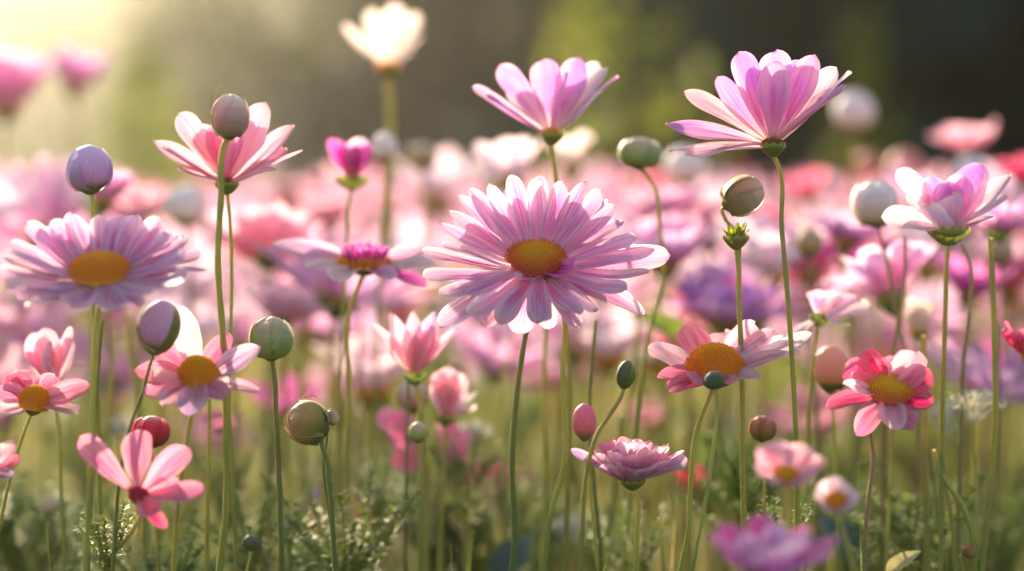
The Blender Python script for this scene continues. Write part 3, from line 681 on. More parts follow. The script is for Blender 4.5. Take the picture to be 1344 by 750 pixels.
# ---- top middle
flower('daisy_flower', 'violet and white flower with splayed petals at top centre', 'flower', 724, 178, .835, -5, 2,
  [('t', 620, 123, 10, 22, .05, .3, .1), ('t', 637, 138, -35, 26, .1, .25, 0), ('t', 652, 98, 30, 36, .1, .25, .1), ('t', 712, 88, 35, 38, .12, .25, 0), ('t', 672, 120, 60, 30, .1, .25, 0, 'white'),
   ('t', 766, 86, 20, 38, .12, .25, -.1), ('t', 786, 92, 40, 34, .1, .25, 0, 'white'), ('t', 797, 96, 10, 22, .1, .25, -.2, 'white'), ('t', 815, 110, -20, 24, .1, .3, -.2), ('t', 750, 100, -25, 34, .1, .3, 0), ('t', 795, 130, -50, 28, .1, .25, .1, 'white'), ('t', 742, 108, 55, 32, .1, .2, 0, 'white')],
  'violet', 'spoon', (12, 8, 60, DISC_Y, 20), ((726, 205), (734, 300), (742, 420), (748, 520), (745, 640)), 8, (15, 13, 9), seed=14)
# ---- top left pair: flower and bud before it
flower('daisy_flower', 'rosy fan petalled flower at upper left behind a dusty bud', 'flower', 298, 242, .80, -4, 0,
  [('t', 203, 190, 0, 28, .05, .3, .2), ('t', 212, 205, -40, 26, .08, .25, .1, 'pink'), ('t', 232, 160, 20, 34, .1, .3, .1), ('t', 263, 172, 40, 34, .1, .25, 0), ('t', 282, 168, 10, 32, .05, .25, 0, 'pink'), ('t', 318, 160, 45, 34, .1, .25, 0),
   ('t', 352, 142, 15, 40, .1, .25, -.1), ('t', 340, 165, 40, 34, .1, .25, 0, 'white'), ('t', 390, 176, 5, 32, .08, .3, -.2), ('t', 397, 208, -25, 32, .08, .3, -.1), ('t', 372, 200, 45, 30, .05, .3, 0, 'pink'), ('t', 355, 228, -50, 30, .05, .3, 0), ('t', 235, 225, -40, 30, .05, .3, 0), ('t', 320, 180, -35, 34, .1, .3, 0, 'pink')],
  'blush', 'spoon', (12, 6, 50, DISC_B), ((300, 270), (304, 380), (300, 500), (306, 640)), 6, (16, 14, 9), seed=15)
bud('flower_bud', 'dusty rose bud with a pale tip standing before the upper left flower', 302, 152, .75, 23, 28, 'rose', 4, ((297, 185), (290, 260), (286, 340), (293, 450), (297, 560), (296, 680), (288, 750)), 11, seed=2, sepals=3, sep_mat=BM['rose'], sep_w=.62)
bud('flower_bud', 'smooth round lilac bud rising above the broad lavender daisy', 117, 221, .79, 29, 30, 'lilac', -3, ((121, 262), (120, 330), (125, 450)), 8, seed=3, lobes=3, ov=.1, sepals=2, sep_mat=BM['lilac'], sep_w=.85)
# ---- ruffled magenta one
flower('pompon_flower', 'ruffled magenta pompon with long flat side petals left of the centre daisy', 'flower', 478, 350, .85, 4, 2,
  [(30, 0, 360, 50, 10, 70, .05, .3, .2, 'magenta', 'strap'), (28, 5, 365, 48, 10, 60, .05, .3, .2, 'magenta', 'strap'), (16, 0, 360, 36, 10, 78, .05, .3, .3, 'magenta'),
   ('t', 368, 314, 20, 30, -.1, .35, .2, 'lilac'), ('t', 400, 322, 45, 26, -.05, .3, 0, 'lilac'), ('t', 410, 345, -40, 28, -.1, .3, 0, 'white'), ('t', 440, 360, -80, 34, -.1, .3, 0, 'white'), ('t', 548, 330, 20, 26, -.05, .3, -.2), ('t', 560, 345, -25, 28, -.05, .3, 0, 'white'), ('t', 548, 360, -50, 26, -.2, .3, 0, 'magenta'), ('t', 510, 362, -80, 30, -.05, .3, 0, 'lilac')],
  'orchid', 'strap', (34, 8, 90, DISC_Y), ((461, 400), (458, 520), (452, 700)), 8, (28, 12), seed=16)
# ---- thick stemmed tall white flower, out of focus
flower('cupped_flower', 'tall blurred white cupped flower on a thick straw green stem', 'flower', 510, 92, 1.12, -5, 0,
  [('t', 452, 40, 0, 18, .1, .3, 0), ('t', 482, 22, 20, 24, .1, .3, 0), ('t', 526, 12, 10, 30, .1, .35, 0), ('t', 550, 24, 0, 24, .12, .3, 0), ('t', 555, 55, -20, 18, .1, .3, 0), ('t', 470, 66, -25, 16, .1, .3, 0), ('t', 540, 74, -20, 16, .1, .3, 0)],
  'cream', 'spoon', (14, 8, 40, DISC_Y), ((512, 140), (511, 250), (508, 400)), 14, (15, 14, 8), seed=17, fuzz=False)
flower('cupped_flower', 'small half open magenta flower with a dark calyx beside the thick stem', 'flower', 462, 236, .90, -8, 0,
  [('t', 434, 186, 8, 26, .15, .4, 0), ('t', 444, 192, -18, 26, .15, .4, 0), ('t', 458, 196, 22, 28, .2, .4, 0), ('t', 474, 186, 12, 30, .2, .4, 0, 'orchid'), ('t', 490, 196, 0, 28, .2, .4, 0), ('t', 475, 200, -20, 30, .2, .4, 0), ('t', 446, 205, -8, 26, .2, .4, 0)],
  'magenta', 'round', None, ((460, 255), (455, 310), (450, 420)), 6, (22, 14, 8), seed=18, fuzz=False)
bud('flower_bud', 'white bud touching the thick straw green stem', 505, 193, 1.0, 17, 19, 'white', 0, ((506, 230), (500, 330)), 6, seed=4, fuzz=False)
bud('flower_bud', 'blurred cream bud on a thin stem right of the thick stem', 555, 206, 1.2, 20, 18, 'brown', 0, ((556, 250), (560, 330)), 6, seed=5, fuzz=False)
bud('flower_bud', 'grey green bud with a pale cap right of the top centre flower', 840, 201, .88, 26, 20, 'green', 3, ((856, 240), (866, 300), (870, 360), (850, 450), (836, 555)), 7, seed=6, sepals=4, sep_mat=BM['green'], sep_w=.5)
bud('flower_bud', 'large blurred grey white bud between the two top flowers', 900, 217, 1.2, 28, 24, 'white', 0, ((896, 270), (880, 350), (850, 440)), 7, seed=7, fuzz=False, lobes=3)
bud('flower_bud', 'tilted wrinkled brown bud left of the top right stem', 976, 257, .79, 24, 27, 'brown', 62, ((948, 275), (952, 288), (966, 305), (969, 360), (972, 440), (974, 540)), 6, seed=8, sepals=4, sep_mat=BM['brown'], sep_w=.6)
flower('spent_flower', 'petal-less green calyx with spiky sepals on a straight stem below the wrinkled brown bud', 'seed head', 966, 312, .78, -4, 0,
  [(9, 0, 360, 24, 10, 38, .15, .4, .3), (7, 20, 380, 26, 8, 62, .1, .4, .3)], 'green', 'point', (11, 6, 60, DISC_G, 30), ((968, 336), (970, 390), (973, 470), (975, 620), (978, 750)), 9, (17, 16, 10), seed=9)
bud('flower_bud', 'big blurred cream white bud at the tip of the top right flower', 1120, 146, 1.3, 26, 26, 'white', 0, ((1122, 220), (1125, 330)), 6, seed=10, fuzz=False)
bud('flower_bud', 'blurred white bud above the large daisy at left', 245, 270, 1.1, 28, 26, 'white', 0, ((248, 330), (250, 420)), 7, seed=11, fuzz=False, lobes=3)
bud('flower_bud', 'blue lilac blurred bud behind the white flower at right', 1273, 222, 1.2, 20, 18, 'blue', 0, ((1272, 270), (1270, 350)), 6, seed=12, fuzz=False)
bud('flower_bud', 'plump white bud touching the white flower at right', 1150, 266, .87, 30, 29, 'white', -5, ((1156, 310), (1166, 350), (1180, 430), (1192, 470)), 5, seed=13, stem_mat=STEMB, lobes=4, sepals=3, sep_mat=BM['white'], sep_w=.7)
# ---- white and violet flower at right
flower('cosmos_flower', 'white and violet flower at right with a toothed green calyx', 'flower', 1245, 303, .80, -2, 0,
  [('t', 1158, 288, 0, 40, .1, .3, 0, 'white'), ('t', 1172, 236, 25, 40, .2, .35, .2, 'white'), ('t', 1195, 260, 40, 34, .15, .3, .1, 'white'), ('t', 1218, 240, 30, 40, .15, .35, 0, 'violet'), ('t', 1240, 242, 10, 40, .15, .3, 0, 'violet'),
   ('t', 1262, 236, 15, 40, .2, .3, 0, 'violet'), ('t', 1286, 226, 30, 46, .2, .3, 0, 'violet'), ('t', 1332, 242, 0, 28, .15, .35, -.2, 'white'), ('t', 1325, 268, -35, 28, .1, .3, 0, 'white'), ('t', 1215, 285, -45, 40, .25, .35, 0, 'white'), ('t', 1255, 262, -28, 40, .2, .35, 0, 'white'), ('t', 1305, 290, -20, 34, .05, .3, 0, 'orchid'), ('t', 1185, 300, -35, 30, .05, .3, 0, 'white')],
  'white', 'round', None, ((1243, 340), (1241, 400), (1238, 500), (1236, 620)), 8, (28, 20, 14), seed=19)
flower('cosmos_flower', 'soft orchid flower just behind the white and violet one at right', 'flower', 1310, 305, .94, 0, 0,
  [(9, 0, 360, 66, 34, 24, .1, .3, .3, 'orchid'), (6, 10, 370, 60, 34, 50, .05, .3, .3, 'violet')], 'orchid', 'round', None,
  ((1300, 330), (1304, 400), (1310, 470), (1306, 600)), 6, (18, 14), seed=20, stem_mat=STEMB, fuzz=False)
flower('daisy_flower', 'pale pink flower tilted away showing its olive calyx, right of centre', 'flower', 1170, 392, .93, -16, -16,
  [(11, 0, 360, 92, 36, 34, .04, .3, .25), (9, 10, 370, 86, 34, 52, .0, .3, .2, 'white')], 'lilac', 'strap', None, ((1180, 410), (1172, 470), (1160, 540), (1150, 640)), 7, (20, 24), seed=21, stem_mat=STEMB, fuzz=False)
flower('daisy_flower', 'white rimmed flower seen edge on between the yellow disc flower and salmon bud', 'flower', 1076, 418, .84, -20, 18,
  [('t', 1140, 402, 0, 22, .05, .3, 0, 'white'), ('t', 1140, 416, -20, 22, .05, .3, 0, 'orchid'), ('t', 1113, 430, -30, 22, .05, .3, 0, 'white'), ('t', 1120, 390, 20, 22, .05, .3, 0, 'orchid'), ('t', 1066, 385, 10, 26, .1, .3, 0, 'orchid'), ('t', 1095, 388, 25, 26, .1, .3, 0, 'white'), ('t', 1045, 440, -10, 20, .05, .3, 0, 'white')],
  'orchid', 'strap', None, ((1072, 440), (1064, 500), (1060, 600)), 6, (14, 12), seed=22)
flower('daisy_flower', 'large soft violet flower blurred right behind the centre daisy', 'flower', 952, 425, 1.02, 8, 4,
  [(12, 0, 360, 96, 48, 22, .1, .3, .25, 'violet'), (8, 20, 380, 92, 46, 46, .1, .3, .25, 'violet'), (6, 30, 150, 92, 46, 60, .1, .3, .2, 'orchid')], 'violet', 'round', (20, 8, 60, DISC_Y), ((952, 470), (950, 600)), 8, (22, 16), seed=23, fuzz=False)
# ---- the yellow disc flower
flower('coneflower', 'pink flower with a big bright yellow dome right of centre', 'flower', 938, 492, .775, 14, 2,
  [('t', 862, 462, 10, 32, .0, .3, .1), ('t', 876, 492, -25, 32, -.05, .25, 0, 'pink'), ('t', 884, 508, -55, 34, -.05, .25, 0, 'pink'), ('t', 902, 443, 45, 40, .15, .3, 0, 'pink'), ('t', 945, 450, 70, 40, .1, .25, 0), ('t', 985, 440, 45, 38, .15, .3, 0),
   ('t', 1006, 445, 25, 26, .1, .3, -.2), ('t', 1032, 446, 20, 24, .05, .3, -.3, 'white'), ('t', 1056, 452, 0, 26, .08, .3, -.2, 'white'), ('t', 1026, 470, -30, 30, .05, .25, -.1), ('t', 985, 497, -50, 34, .0, .25, 0), ('t', 950, 502, -80, 34, .0, .25, 0, 'pink'), ('t', 912, 500, -75, 34, .0, .25, 0, 'pink')],
  'blush', 'round', (38, 34, 400, DISC_Y, 0), ((928, 528), (914, 566), (907, 630), (903, 700), (893, 750)), 8, (30, 18), seed=24, zoff=8)
bud('flower_bud', 'tiny dark green bud below the yellow dome', 937, 499, .75, 14, 12, 'dark', -10, ((941, 530), (936, 590), (924, 670), (908, 750)), 6, seed=14, calyx=False)
bud('flower_bud', 'small dark green bud on a slanting stem beside the yellow dome flower', 821, 491, .76, 12, 18, 'dark', 8, ((818, 512), (800, 545), (786, 566), (770, 620), (764, 700)), 7, seed=15, sepals=3)
# ---- rose red flower
flower('open_flower', 'rose red flower with a flat olive disc at lower right', 'flower', 1166, 520, .80, 26, 3,
  [('t', 1118, 492, 25, 42, .2, .3, 0, 'red'), ('t', 1140, 480, 40, 40, .25, .3, 0, 'red'), ('t', 1168, 488, 55, 36, .25, .3, 0, 'red'), ('t', 1196, 480, 35, 44, .25, .35, 0, 'blush'), ('t', 1212, 500, 15, 40, .2, .3, 0, 'red'), 
   ('t', 1180, 498, 50, 24, .35, .4, .5, 'red'), ('t', 1152, 496, 45, 26, .3, .4, -.5, 'red'), ('t', 1206, 492, 0, 26, .3, .4, .4, 'pink'), ('t', 1124, 500, 5, 28, .25, .3, .3, 'pink'), ('t', 1214, 530, -25, 36, -.05, .35, .3, 'red'), ('t', 1192, 556, -50, 34, -.1, .3, .3, 'pink'), ('t', 1132, 554, -50, 30, -.2, .3, -.3, 'pink'), ('t', 1096, 528, -15, 30, -.1, .35, .3, 'red'), ('t', 1113, 512, -30, 26, .1, .3, .2, 'white'), ('t', 1172, 548, -60, 36, -.2, .2, 0, 'blush')],
  'red', 'round', (32, 9, 240, DISC_G, 0), ((1144, 552), (1146, 600), (1138, 670), (1134, 750)), 7, (22, 18), seed=25, stem_mat=STEMB, zoff=9)
bud('flower_bud', 'smooth egg shaped salmon bud left of the rose red flower', 1090, 483, .84, 22, 29, 'salmon', 0, ((1092, 530), (1095, 570), (1098, 640), (1100, 740)), 6, seed=16, lobes=3, ov=.06, flat=.62, sepals=1, sep_mat=BM['salmon'], sep_w=.9)
bud('flower_bud', 'round rust coloured bud above the blurred pale pink flower', 1001, 562, .80, 17, 16, 'rust', 0, ((1002, 600), (1004, 680)), 5, seed=17, sepals=6, sep_mat=BM['rust'], sep_w=.4)
bud('flower_bud', 'small pink oval bud below the centre daisy', 767, 553, .79, 16, 23, 'pink', 0, ((770, 590), (776, 660), (784, 740)), 5, seed=18, lobes=4, ov=.04)
flower('pompon_flower', 'frilly pink pompon on a straight stem at the lower centre', 'flower', 830, 632, .77, 0, -2,
  [(8, 0, 360, 60, 18, 80, .1, .35, .25, 'white'), (12, 5, 365, 64, 20, 66, .05, .35, .25, 'blush'), (14, 3, 363, 68, 22, 52, .04, .35, .22, 'pink'), (15, 0, 360, 72, 24, 38, .06, .35, .22, 'blush'), (13, 9, 369, 76, 26, 24, .06, .35, .22, 'orchid'), ('t', 748, 602, -10, 26, .1, .3, 0, 'lilac'), ('t', 898, 606, 5, 26, .1, .3, 0, 'lilac')],
  'pink', 'strap', (14, 6, 30, DISC_Y), ((836, 655), (836, 700), (835, 750)), 8, (17, 12), seed=26)
# ---- near, out of focus at the bottom right
flower('cosmos_flower', 'soft pale pink bowl shaped flower with an orange middle at lower right', 'flower', 1031, 628, .66, 34, 0,
  [(7, 0, 360, 56, 46, 28, .1, .35, .2)], 'blush', 'round', (17, 12, 70, DISC_O), ((1034, 680), (1038, 750)), 7, (16, 12), seed=27, merged=False, fuzz=False)
flower('cosmos_flower', 'small pale lilac flower with an orange middle, lowest pair at right', 'flower', 1096, 660, .66, 45, 0,
  [(8, 0, 360, 34, 28, 34, .1, .35, .2)], 'white', 'round', (15, 10, 60, DISC_O), ((1108, 700), (1122, 750)), 7, (14, 10), seed=28, fuzz=False)
flower('cosmos_flower', 'blurred nearest bright pink flower cut by the bottom edge', 'flower', 1010, 752, .60, 12, 0,
  [(8, 0, 360, 98, 50, 22, .16, .35, .3), (6, 20, 380, 74, 44, 52, .06, .35, .3, 'orchid')], 'magenta', 'round', (20, 12, 60, DISC_Y), ((1012, 800),), 9, (20, 16), seed=29, fuzz=False)
# ---- the cups left of the middle
flower('cupped_flower', 'upright pale pink tulip shaped flower left of and below the centre daisy', 'flower', 545, 492, .84, -3, 0,
  [('t', 487, 428, 0, 24, .12, .35, .1), ('t', 512, 415, 15, 30, .12, .35, .1), ('t', 540, 412, 18, 28, .1, .35, 0), ('t', 545, 440, -15, 24, .1, .35, 0), ('t', 568, 412, 12, 32, .12, .35, 0, 'orchid'), ('t', 584, 424, 15, 30, .12, .35, 0), ('t', 598, 436, 0, 22, .1, .35, -.1), ('t', 575, 430, -15, 28, .12, .35, 0)],
  'blush', 'point', None, ((550, 520), (554, 560), (556, 650), (553, 750)), 9, (16, 14, 8), seed=30)
flower('cupped_flower', 'pink half open flower just under the tulip shaped one', 'flower', 585, 548, .88, -3, 8,
  [('t', 570, 492, 5, 30, .12, .35, .1), ('t', 590, 486, 10, 30, .12, .35, 0), ('t', 605, 492, 0, 28, .12, .35, 0), ('t', 628, 522, -5, 24, .1, .35, 0, 'white'), ('t', 625, 540, -20, 24, .1, .35, 0), ('t', 560, 505, -10, 26, .12, .35, 0)],
  'blush', 'round', None, ((584, 580), (580, 680)), 6, (14, 12, 8), seed=31, fuzz=False)
bud('flower_bud', 'closed dusty pink bud tucked under the tulip shaped flower', 541, 520, .90, 20, 20, 'rose', -4, ((544, 560), (548, 650)), 5, seed=19, fuzz=False)
bud('flower_bud', 'small olive bud in front of the two drooping pink flowers', 548, 567, .82, 13, 13, 'green', -4, ((552, 590), (556, 640), (560, 750)), 5, seed=20)
flower('cupped_flower', 'drooping pink flower left of the small olive bud', 'flower', 545, 570, .92, 50, -20,
  [('t', 497, 546, 0, 28, .1, .3, 0), ('t', 520, 545, 10, 32, .1, .3, 0), ('t', 520, 590, -20, 36, .1, .3, 0), ('t', 530, 620, -20, 38, .1, .3, 0), ('t', 510, 570, -10, 30, .1, .3, 0, 'blush')], 'pink', 'spoon', None, ((556, 600), (560, 700)), 5, (10, 8), seed=32, fuzz=False)
flower('cupped_flower', 'drooping pink flower right of the small olive bud', 'flower', 580, 592, .94, 30, 10,
  [('t', 592, 555, 10, 28, .1, .3, 0), ('t', 618, 572, 0, 24, .1, .3, 0), ('t', 612, 600, -10, 30, .1, .3, 0), ('t', 592, 612, -20, 34, .1, .3, 0)], 'pink', 'spoon', None, ((578, 640), (576, 720)), 5, (9, 8), seed=33, fuzz=False)
# ---- lower left group
flower('coneflower', 'salmon pink flower with a deep orange dome beside the long stem at left', 'flower', 260, 500, .74, 16, 0,
  [('t', 186, 488, 0, 34, .05, .3, .1), ('t', 196, 515, -30, 34, .0, .25, 0, 'pink'), ('t', 222, 525, -55, 40, -.1, .25, 0, 'blush'), ('t', 252, 528, -70, 36, -.2, .25, 0, 'lilac'), ('t', 214, 462, 40, 34, .1, .3, 0), ('t', 238, 412, 45, 34, .05, .25, 0, 'white'),
   ('t', 335, 466, 20, 32, .1, .3, 0, 'orchid'), ('t', 334, 512, -20, 24, .0, .3, 0, 'blush'), ('t', 290, 520, -55, 34, .0, .25, 0, 'pink'), ('t', 296, 452, 55, 30, .1, .3, 0, 'pink'), ('t', 205, 500, -45, 30, .05, .3, 0, 'blush')],
  'pink', 'round', (28, 30, 300, DISC_O, 0), ((256, 525), (246, 570), (236, 640), (228, 750)), 8, (22, 18), seed=34, zoff=4)
flower('coneflower', 'rosy flower with an orange dome at the left edge', 'flower', 44, 532, .76, 8, 14,
  [('t', 2, 512, 0, 30, -.05, .3, 0, 'pink'), ('t', 15, 498, 30, 34, .05, .3, 0, 'red'), ('t', 0, 540, -30, 34, -.1, .3, 0, 'blush'), ('t', 114, 512, 0, 34, .1, .3, 0, 'pink'), ('t', 96, 540, -35, 30, .0, .3, 0, 'blush'), ('t', 28, 492, 50, 34, .05, .3, 0, 'pink'), ('t', 70, 500, 45, 30, .05, .3, 0, 'pink')],
  'pink', 'round', (21, 24, 220, DISC_O, 0), ((36, 556), (22, 596), (8, 650)), 6, (16, 14), seed=35, zoff=3)
flower('cupped_flower', 'crumpled pale rose cup behind the left edge orange dome flower', 'flower', 70, 508, .83, -3, 0,
  [('t', 40, 442, 0, 34, .15, .4, 0), ('t', 28, 470, -10, 30, .15, .4, 0, 'pink'), ('t', 62, 436, 20, 34, .15, .4, 0), ('t', 98, 448, 5, 32, .15, .4, 0), ('t', 76, 452, -20, 40, .2, .4, 0), ('t', 92, 432, 15, 14, .1, .4, 0), ('t', 50, 468, -20, 36, .15, .4, 0)],
  'blush', 'round', None, ((74, 540), (80, 640)), 6, (16, 12), seed=36, fuzz=False)
bud('flower_bud', 'lilac green bud with curling sepals under the broad lavender daisy', 209, 428, .735, 26, 34, 'lilac', 10, ((200, 470), (188, 512), (168, 570), (158, 620), (150, 720)), 6, seed=21, sepals=4, stem_mat=STEMD, flat=.6)
bud('flower_bud', 'round crimson bud with a pale cap above the star shaped flower', 198, 566, .79, 22, 20, 'red', 0, ((200, 600), (204, 680)), 5, seed=22, lobes=6, sepals=5, sep_mat=BM['red'], sep_w=.5)
flower('star_flower', 'open pink flower with few petals and a small red disc at lower left', 'flower', 181, 652, .715, 30, 4,
  [('t', 105, 583, 15, 32, .1, .3, .2), ('t', 178, 570, 40, 38, .08, .3, 0), ('t', 244, 590, 25, 36, .08, .3, 0), ('t', 268, 650, -10, 30, .1, .3, 0), ('t', 236, 640, 15, 34, .05, .3, 0), ('t', 212, 690, -25, 18, -.1, .3, 0, 'red'), ('t', 205, 676, -45, 32, .0, .3, 0)],
  'pink', 'spoon', (13, 9, 120, DISC_R, 0), ((184, 690), (178, 720), (170, 760)), 6, (12, 12), seed=37, zoff=2)
flower('star_flower', 'pink flower half cut off by the left edge', 'flower', -18, 622, .73, 8, 0,
  [('t', 20, 585, 10, 26, .1, .3, 0, 'blush'), ('t', 25, 610, -5, 30, .1, .3, 0), ('t', 12, 630, -30, 28, .05, .3, 0, 'lilac'), ('t', -10, 585, 20, 30, .1, .3, 0), ('t', -50, 600, 0, 30, .1, .3, 0)], 'pink', 'round', (12, 8, 60, DISC_Y), ((-18, 660), (-20, 740)), 6, (12, 10), seed=38)
bud('flower_bud', 'round blue green bud on a straight stem between the left flowers', 356, 443, .77, 26, 27, 'green', 0, ((358, 480), (363, 560), (367, 650), (370, 750)), 9, seed=23, stem_mat=STEMD, sepals=5, sep_mat=BM['green'], sep_w=.5)
bud('flower_bud', 'plump olive bud with fine threads leaning left on a bent stem', 403, 554, .77, 26, 27, 'olive', -62, ((423, 575), (430, 610), (436, 680), (440, 750)), 8, seed=24, sepals=3, sep_mat=BM['olive'], sep_w=.75, stem_mat=STEMD, cal_mat=STEMD)
bud('flower_bud', 'tiny bud tucked against the plump olive bud', 436, 548, .775, 11, 9, 'brown', 70, ((426, 556), (429, 570), (425, 600), (434, 690)), 4, seed=25, stem_mat=STEMD)
bud('flower_bud', 'small dark bud low down left of the olive bud', 330, 712, .74, 11, 10, 'dark', 0, ((326, 740),), 5, seed=26)
flower('cosmos_flower', 'blurred pink flower low behind the long stem at left', 'flower', 290, 560, 1.0, 15, 0, [(7, 0, 360, 36, 26, 20, .1, .3, .3)], 'pink', 'round', (8, 5, 40, DISC_Y), ((292, 600), (296, 720)), 5, (10, 8), seed=39, merged=True, fuzz=False)
# ---- soft flowers behind, each placed by hand
soft = [
 ('cupped_flower', 'blurred lilac pink cupped flower behind the round lilac bud', 135, 268, 1.05, -5, 'orchid', 'round', 56, 44, 50, 8),
 ('daisy_flower', 'soft pale daisy blurred below the upper left flower', 352, 340, 1.12, -28, 'blush', 'strap', 78, 26, 24, 16),
 ('daisy_flower', 'blurred white pink daisy above the round blue green bud', 370, 422, 1.05, -10, 'blush', 'strap', 62, 20, 30, 14),
 ('cupped_flower', 'blurred white pink cup under the top centre flower', 668, 240, 1.15, -3, 'white', 'spoon', 66, 38, 52, 8),
 ('cupped_flower', 'blurred cream cup on the right under the top centre flower', 752, 222, 1.2, 0, 'cream', 'spoon', 50, 34, 58, 6),
 ('cupped_flower', 'very blurred pink cup at the top left edge of the frame', 8, 146, 1.4, -5, 'orchid', 'round', 88, 66, 52, 10),
 ('cupped_flower', 'very blurred pink cup beside the corner cup at top left', 98, 118, 1.5, -5, 'orchid', 'round', 64, 52, 50, 10),
 ('cupped_flower', 'blurred rose and cream flower standing high at the right', 1268, 200, 1.3, -3, 'blush', 'round', 54, 40, 36, 9),
 ('cupped_flower', 'blurred red pink flower at the right edge near the top', 1345, 240, 1.25, 0, 'red', 'round', 46, 38, 40, 8),
 ('cupped_flower', 'rose red flower cut by the right edge beside the lacy plant', 1352, 470, .86, 0, 'red', 'round', 52, 38, 46, 9),
 ('cupped_flower', 'blurred salmon cupped flower below the pale tilted flower at right', 1205, 438, 1.0, 0, 'cream', 'round', 46, 34, 66, 7),
 ('daisy_flower', 'blurred orchid daisy left of the broad lavender daisy, high', 180, 290, 1.2, 15, 'blush', 'strap', 62, 20, 28, 14),
 ('daisy_flower', 'blurred orchid flower right of the large centre daisy', 870, 300, 1.25, 0, 'orchid', 'strap', 70, 26, 40, 14),
 ('open_flower', 'blurred rosy flower behind the grey green bud', 845, 262, 1.4, 0, 'pink', 'round', 46, 38, 44, 8),
 ('open_flower', 'blurred warm pink flower behind the stem of the top right flower', 1060, 262, 1.45, 0, 'pink', 'round', 50, 38, 44, 8),
 ('daisy_flower', 'soft lilac flower blurred behind the white bud at right', 1110, 320, 1.1, 5, 'orchid', 'strap', 66, 28, 30, 12),
 ('daisy_flower', 'big blurred orchid bloom touching the right side of the centre daisy', 872, 352, 1.12, 12, 'orchid', 'strap', 84, 30, 34, 15),
 ('daisy_flower', 'big blurred pink bloom high between the centre daisy and top right stem', 930, 318, 1.3, 0, 'blush', 'strap', 80, 28, 44, 15),
 ('daisy_flower', 'big blurred violet bloom right of the top right stem', 1062, 362, 1.18, -8, 'violet', 'strap', 76, 30, 40, 14),
 ('cupped_flower', 'broad blurred pale pink cup under the plump white bud', 1118, 350, 1.25, 0, 'blush', 'spoon', 84, 46, 46, 9),
 ('open_flower', 'deep pink blurred bloom under the white and violet flower', 1270, 390, 1.15, 5, 'magenta', 'round', 66, 44, 40, 10),
 ('open_flower', 'blurred rose bloom near the right edge under the orchid flower', 1325, 385, 1.2, 0, 'pink', 'round', 62, 44, 46, 10),
 ('daisy_flower', 'blurred orchid bloom behind the salmon cup at right', 1228, 450, 1.3, 10, 'orchid', 'strap', 58, 24, 34, 13),
 ('cupped_flower', 'blurred pink cup low behind the yellow dome flower', 1000, 415, 1.3, 0, 'orchid', 'round', 58, 44, 52, 8),
 ('cupped_flower', 'blurred pale cup left of the ruffled magenta pompon', 300, 330, 1.25, 0, 'white', 'spoon', 62, 36, 52, 9),
 ('open_flower', 'low blurred salmon pink bloom behind the slanting bud stem', 850, 560, 1.35, 10, 'blush', 'round', 40, 30, 36, 8),
 ('open_flower', 'low blurred rose bloom right of the pink pompon', 905, 640, 1.2, 10, 'red', 'round', 34, 28, 36, 8),
 ('cupped_flower', 'low blurred pale pink cup left of the tulip shaped flower', 478, 490, 1.25, 0, 'blush', 'round', 34, 28, 50, 7),
 ('daisy_flower', 'soft pink flower blurred below the ruffled magenta pompon', 430, 300, 1.35, 0, 'blush', 'strap', 56, 22, 40, 13),
]
for i, (nm, lb, x, y, d, tl, mt, sty, L, W_, el, n) in enumerate(soft):
    if 200 < y < 480 and d < 1.32: d *= .95; L *= 1.1; W_ *= 1.05
    rr = [(n, 0, 360, L, W_, el, .08, .3, .25)]
    if n > 10: rr.append((n - 3, 12, 372, L * .9, W_, el + 16, .08, .3, .25))
    flower(nm, lb, 'flower', x, y, d, tl, random.Random(i).uniform(-12, 12), rr, mt, sty, (L * .2, L * .1, 50, DISC_Y), ((x + 2, y + 60), (x + 6, y + 200)), 6, (L * .2, L * .2, 8), seed=60 + i, merged=True, fuzz=False)
for i, (x, y, d, m_, rx, lb) in enumerate([
 (70, 665, 1.0, 'rose', 14, 'dull blurred rose bud low at the left edge'), (418, 686, 1.05, 'rust', 14, 'small blurred orange bud below the olive bud'), (411, 651, 1.1, 'lilac', 10, 'tiny blurred mauve bud below the olive bud'),
 (472, 672, 1.1, 'pink', 11, 'tiny blurred pink bud, left of a twin, low in the middle'), (503, 686, 1.1, 'red', 11, 'tiny blurred red bud low in the middle'), (314, 638, 1.1, 'rose', 10, 'tiny blurred mauve bud by the long stem'),
 (1062, 318, 1.0, 'brown', 18, 'soft brown bud on a red stem behind the top right stem'), (1312, 330, 1.05, 'brown', 18, 'soft olive bud at right behind the orchid flower'), (1138, 216, 1.5, 'salmon', 16, 'blurred salmon bud against the dark trees at right'),
 (865, 470, 1.1, 'green', 8, 'tiny pale bud behind the yellow dome flower'), (1188, 222, 1.4, 'salmon', 24, 'larger blurred salmon bud against the dark trees at right')]):
    bud('flower_bud', lb, x, y, d, rx, rx * 1.05, m_, 0, ((x + 2, y + 40), (x + 4, y + 120)), 5, seed=90 + i, fuzz=False, stem_mat=STEMB if x > 1050 else None)

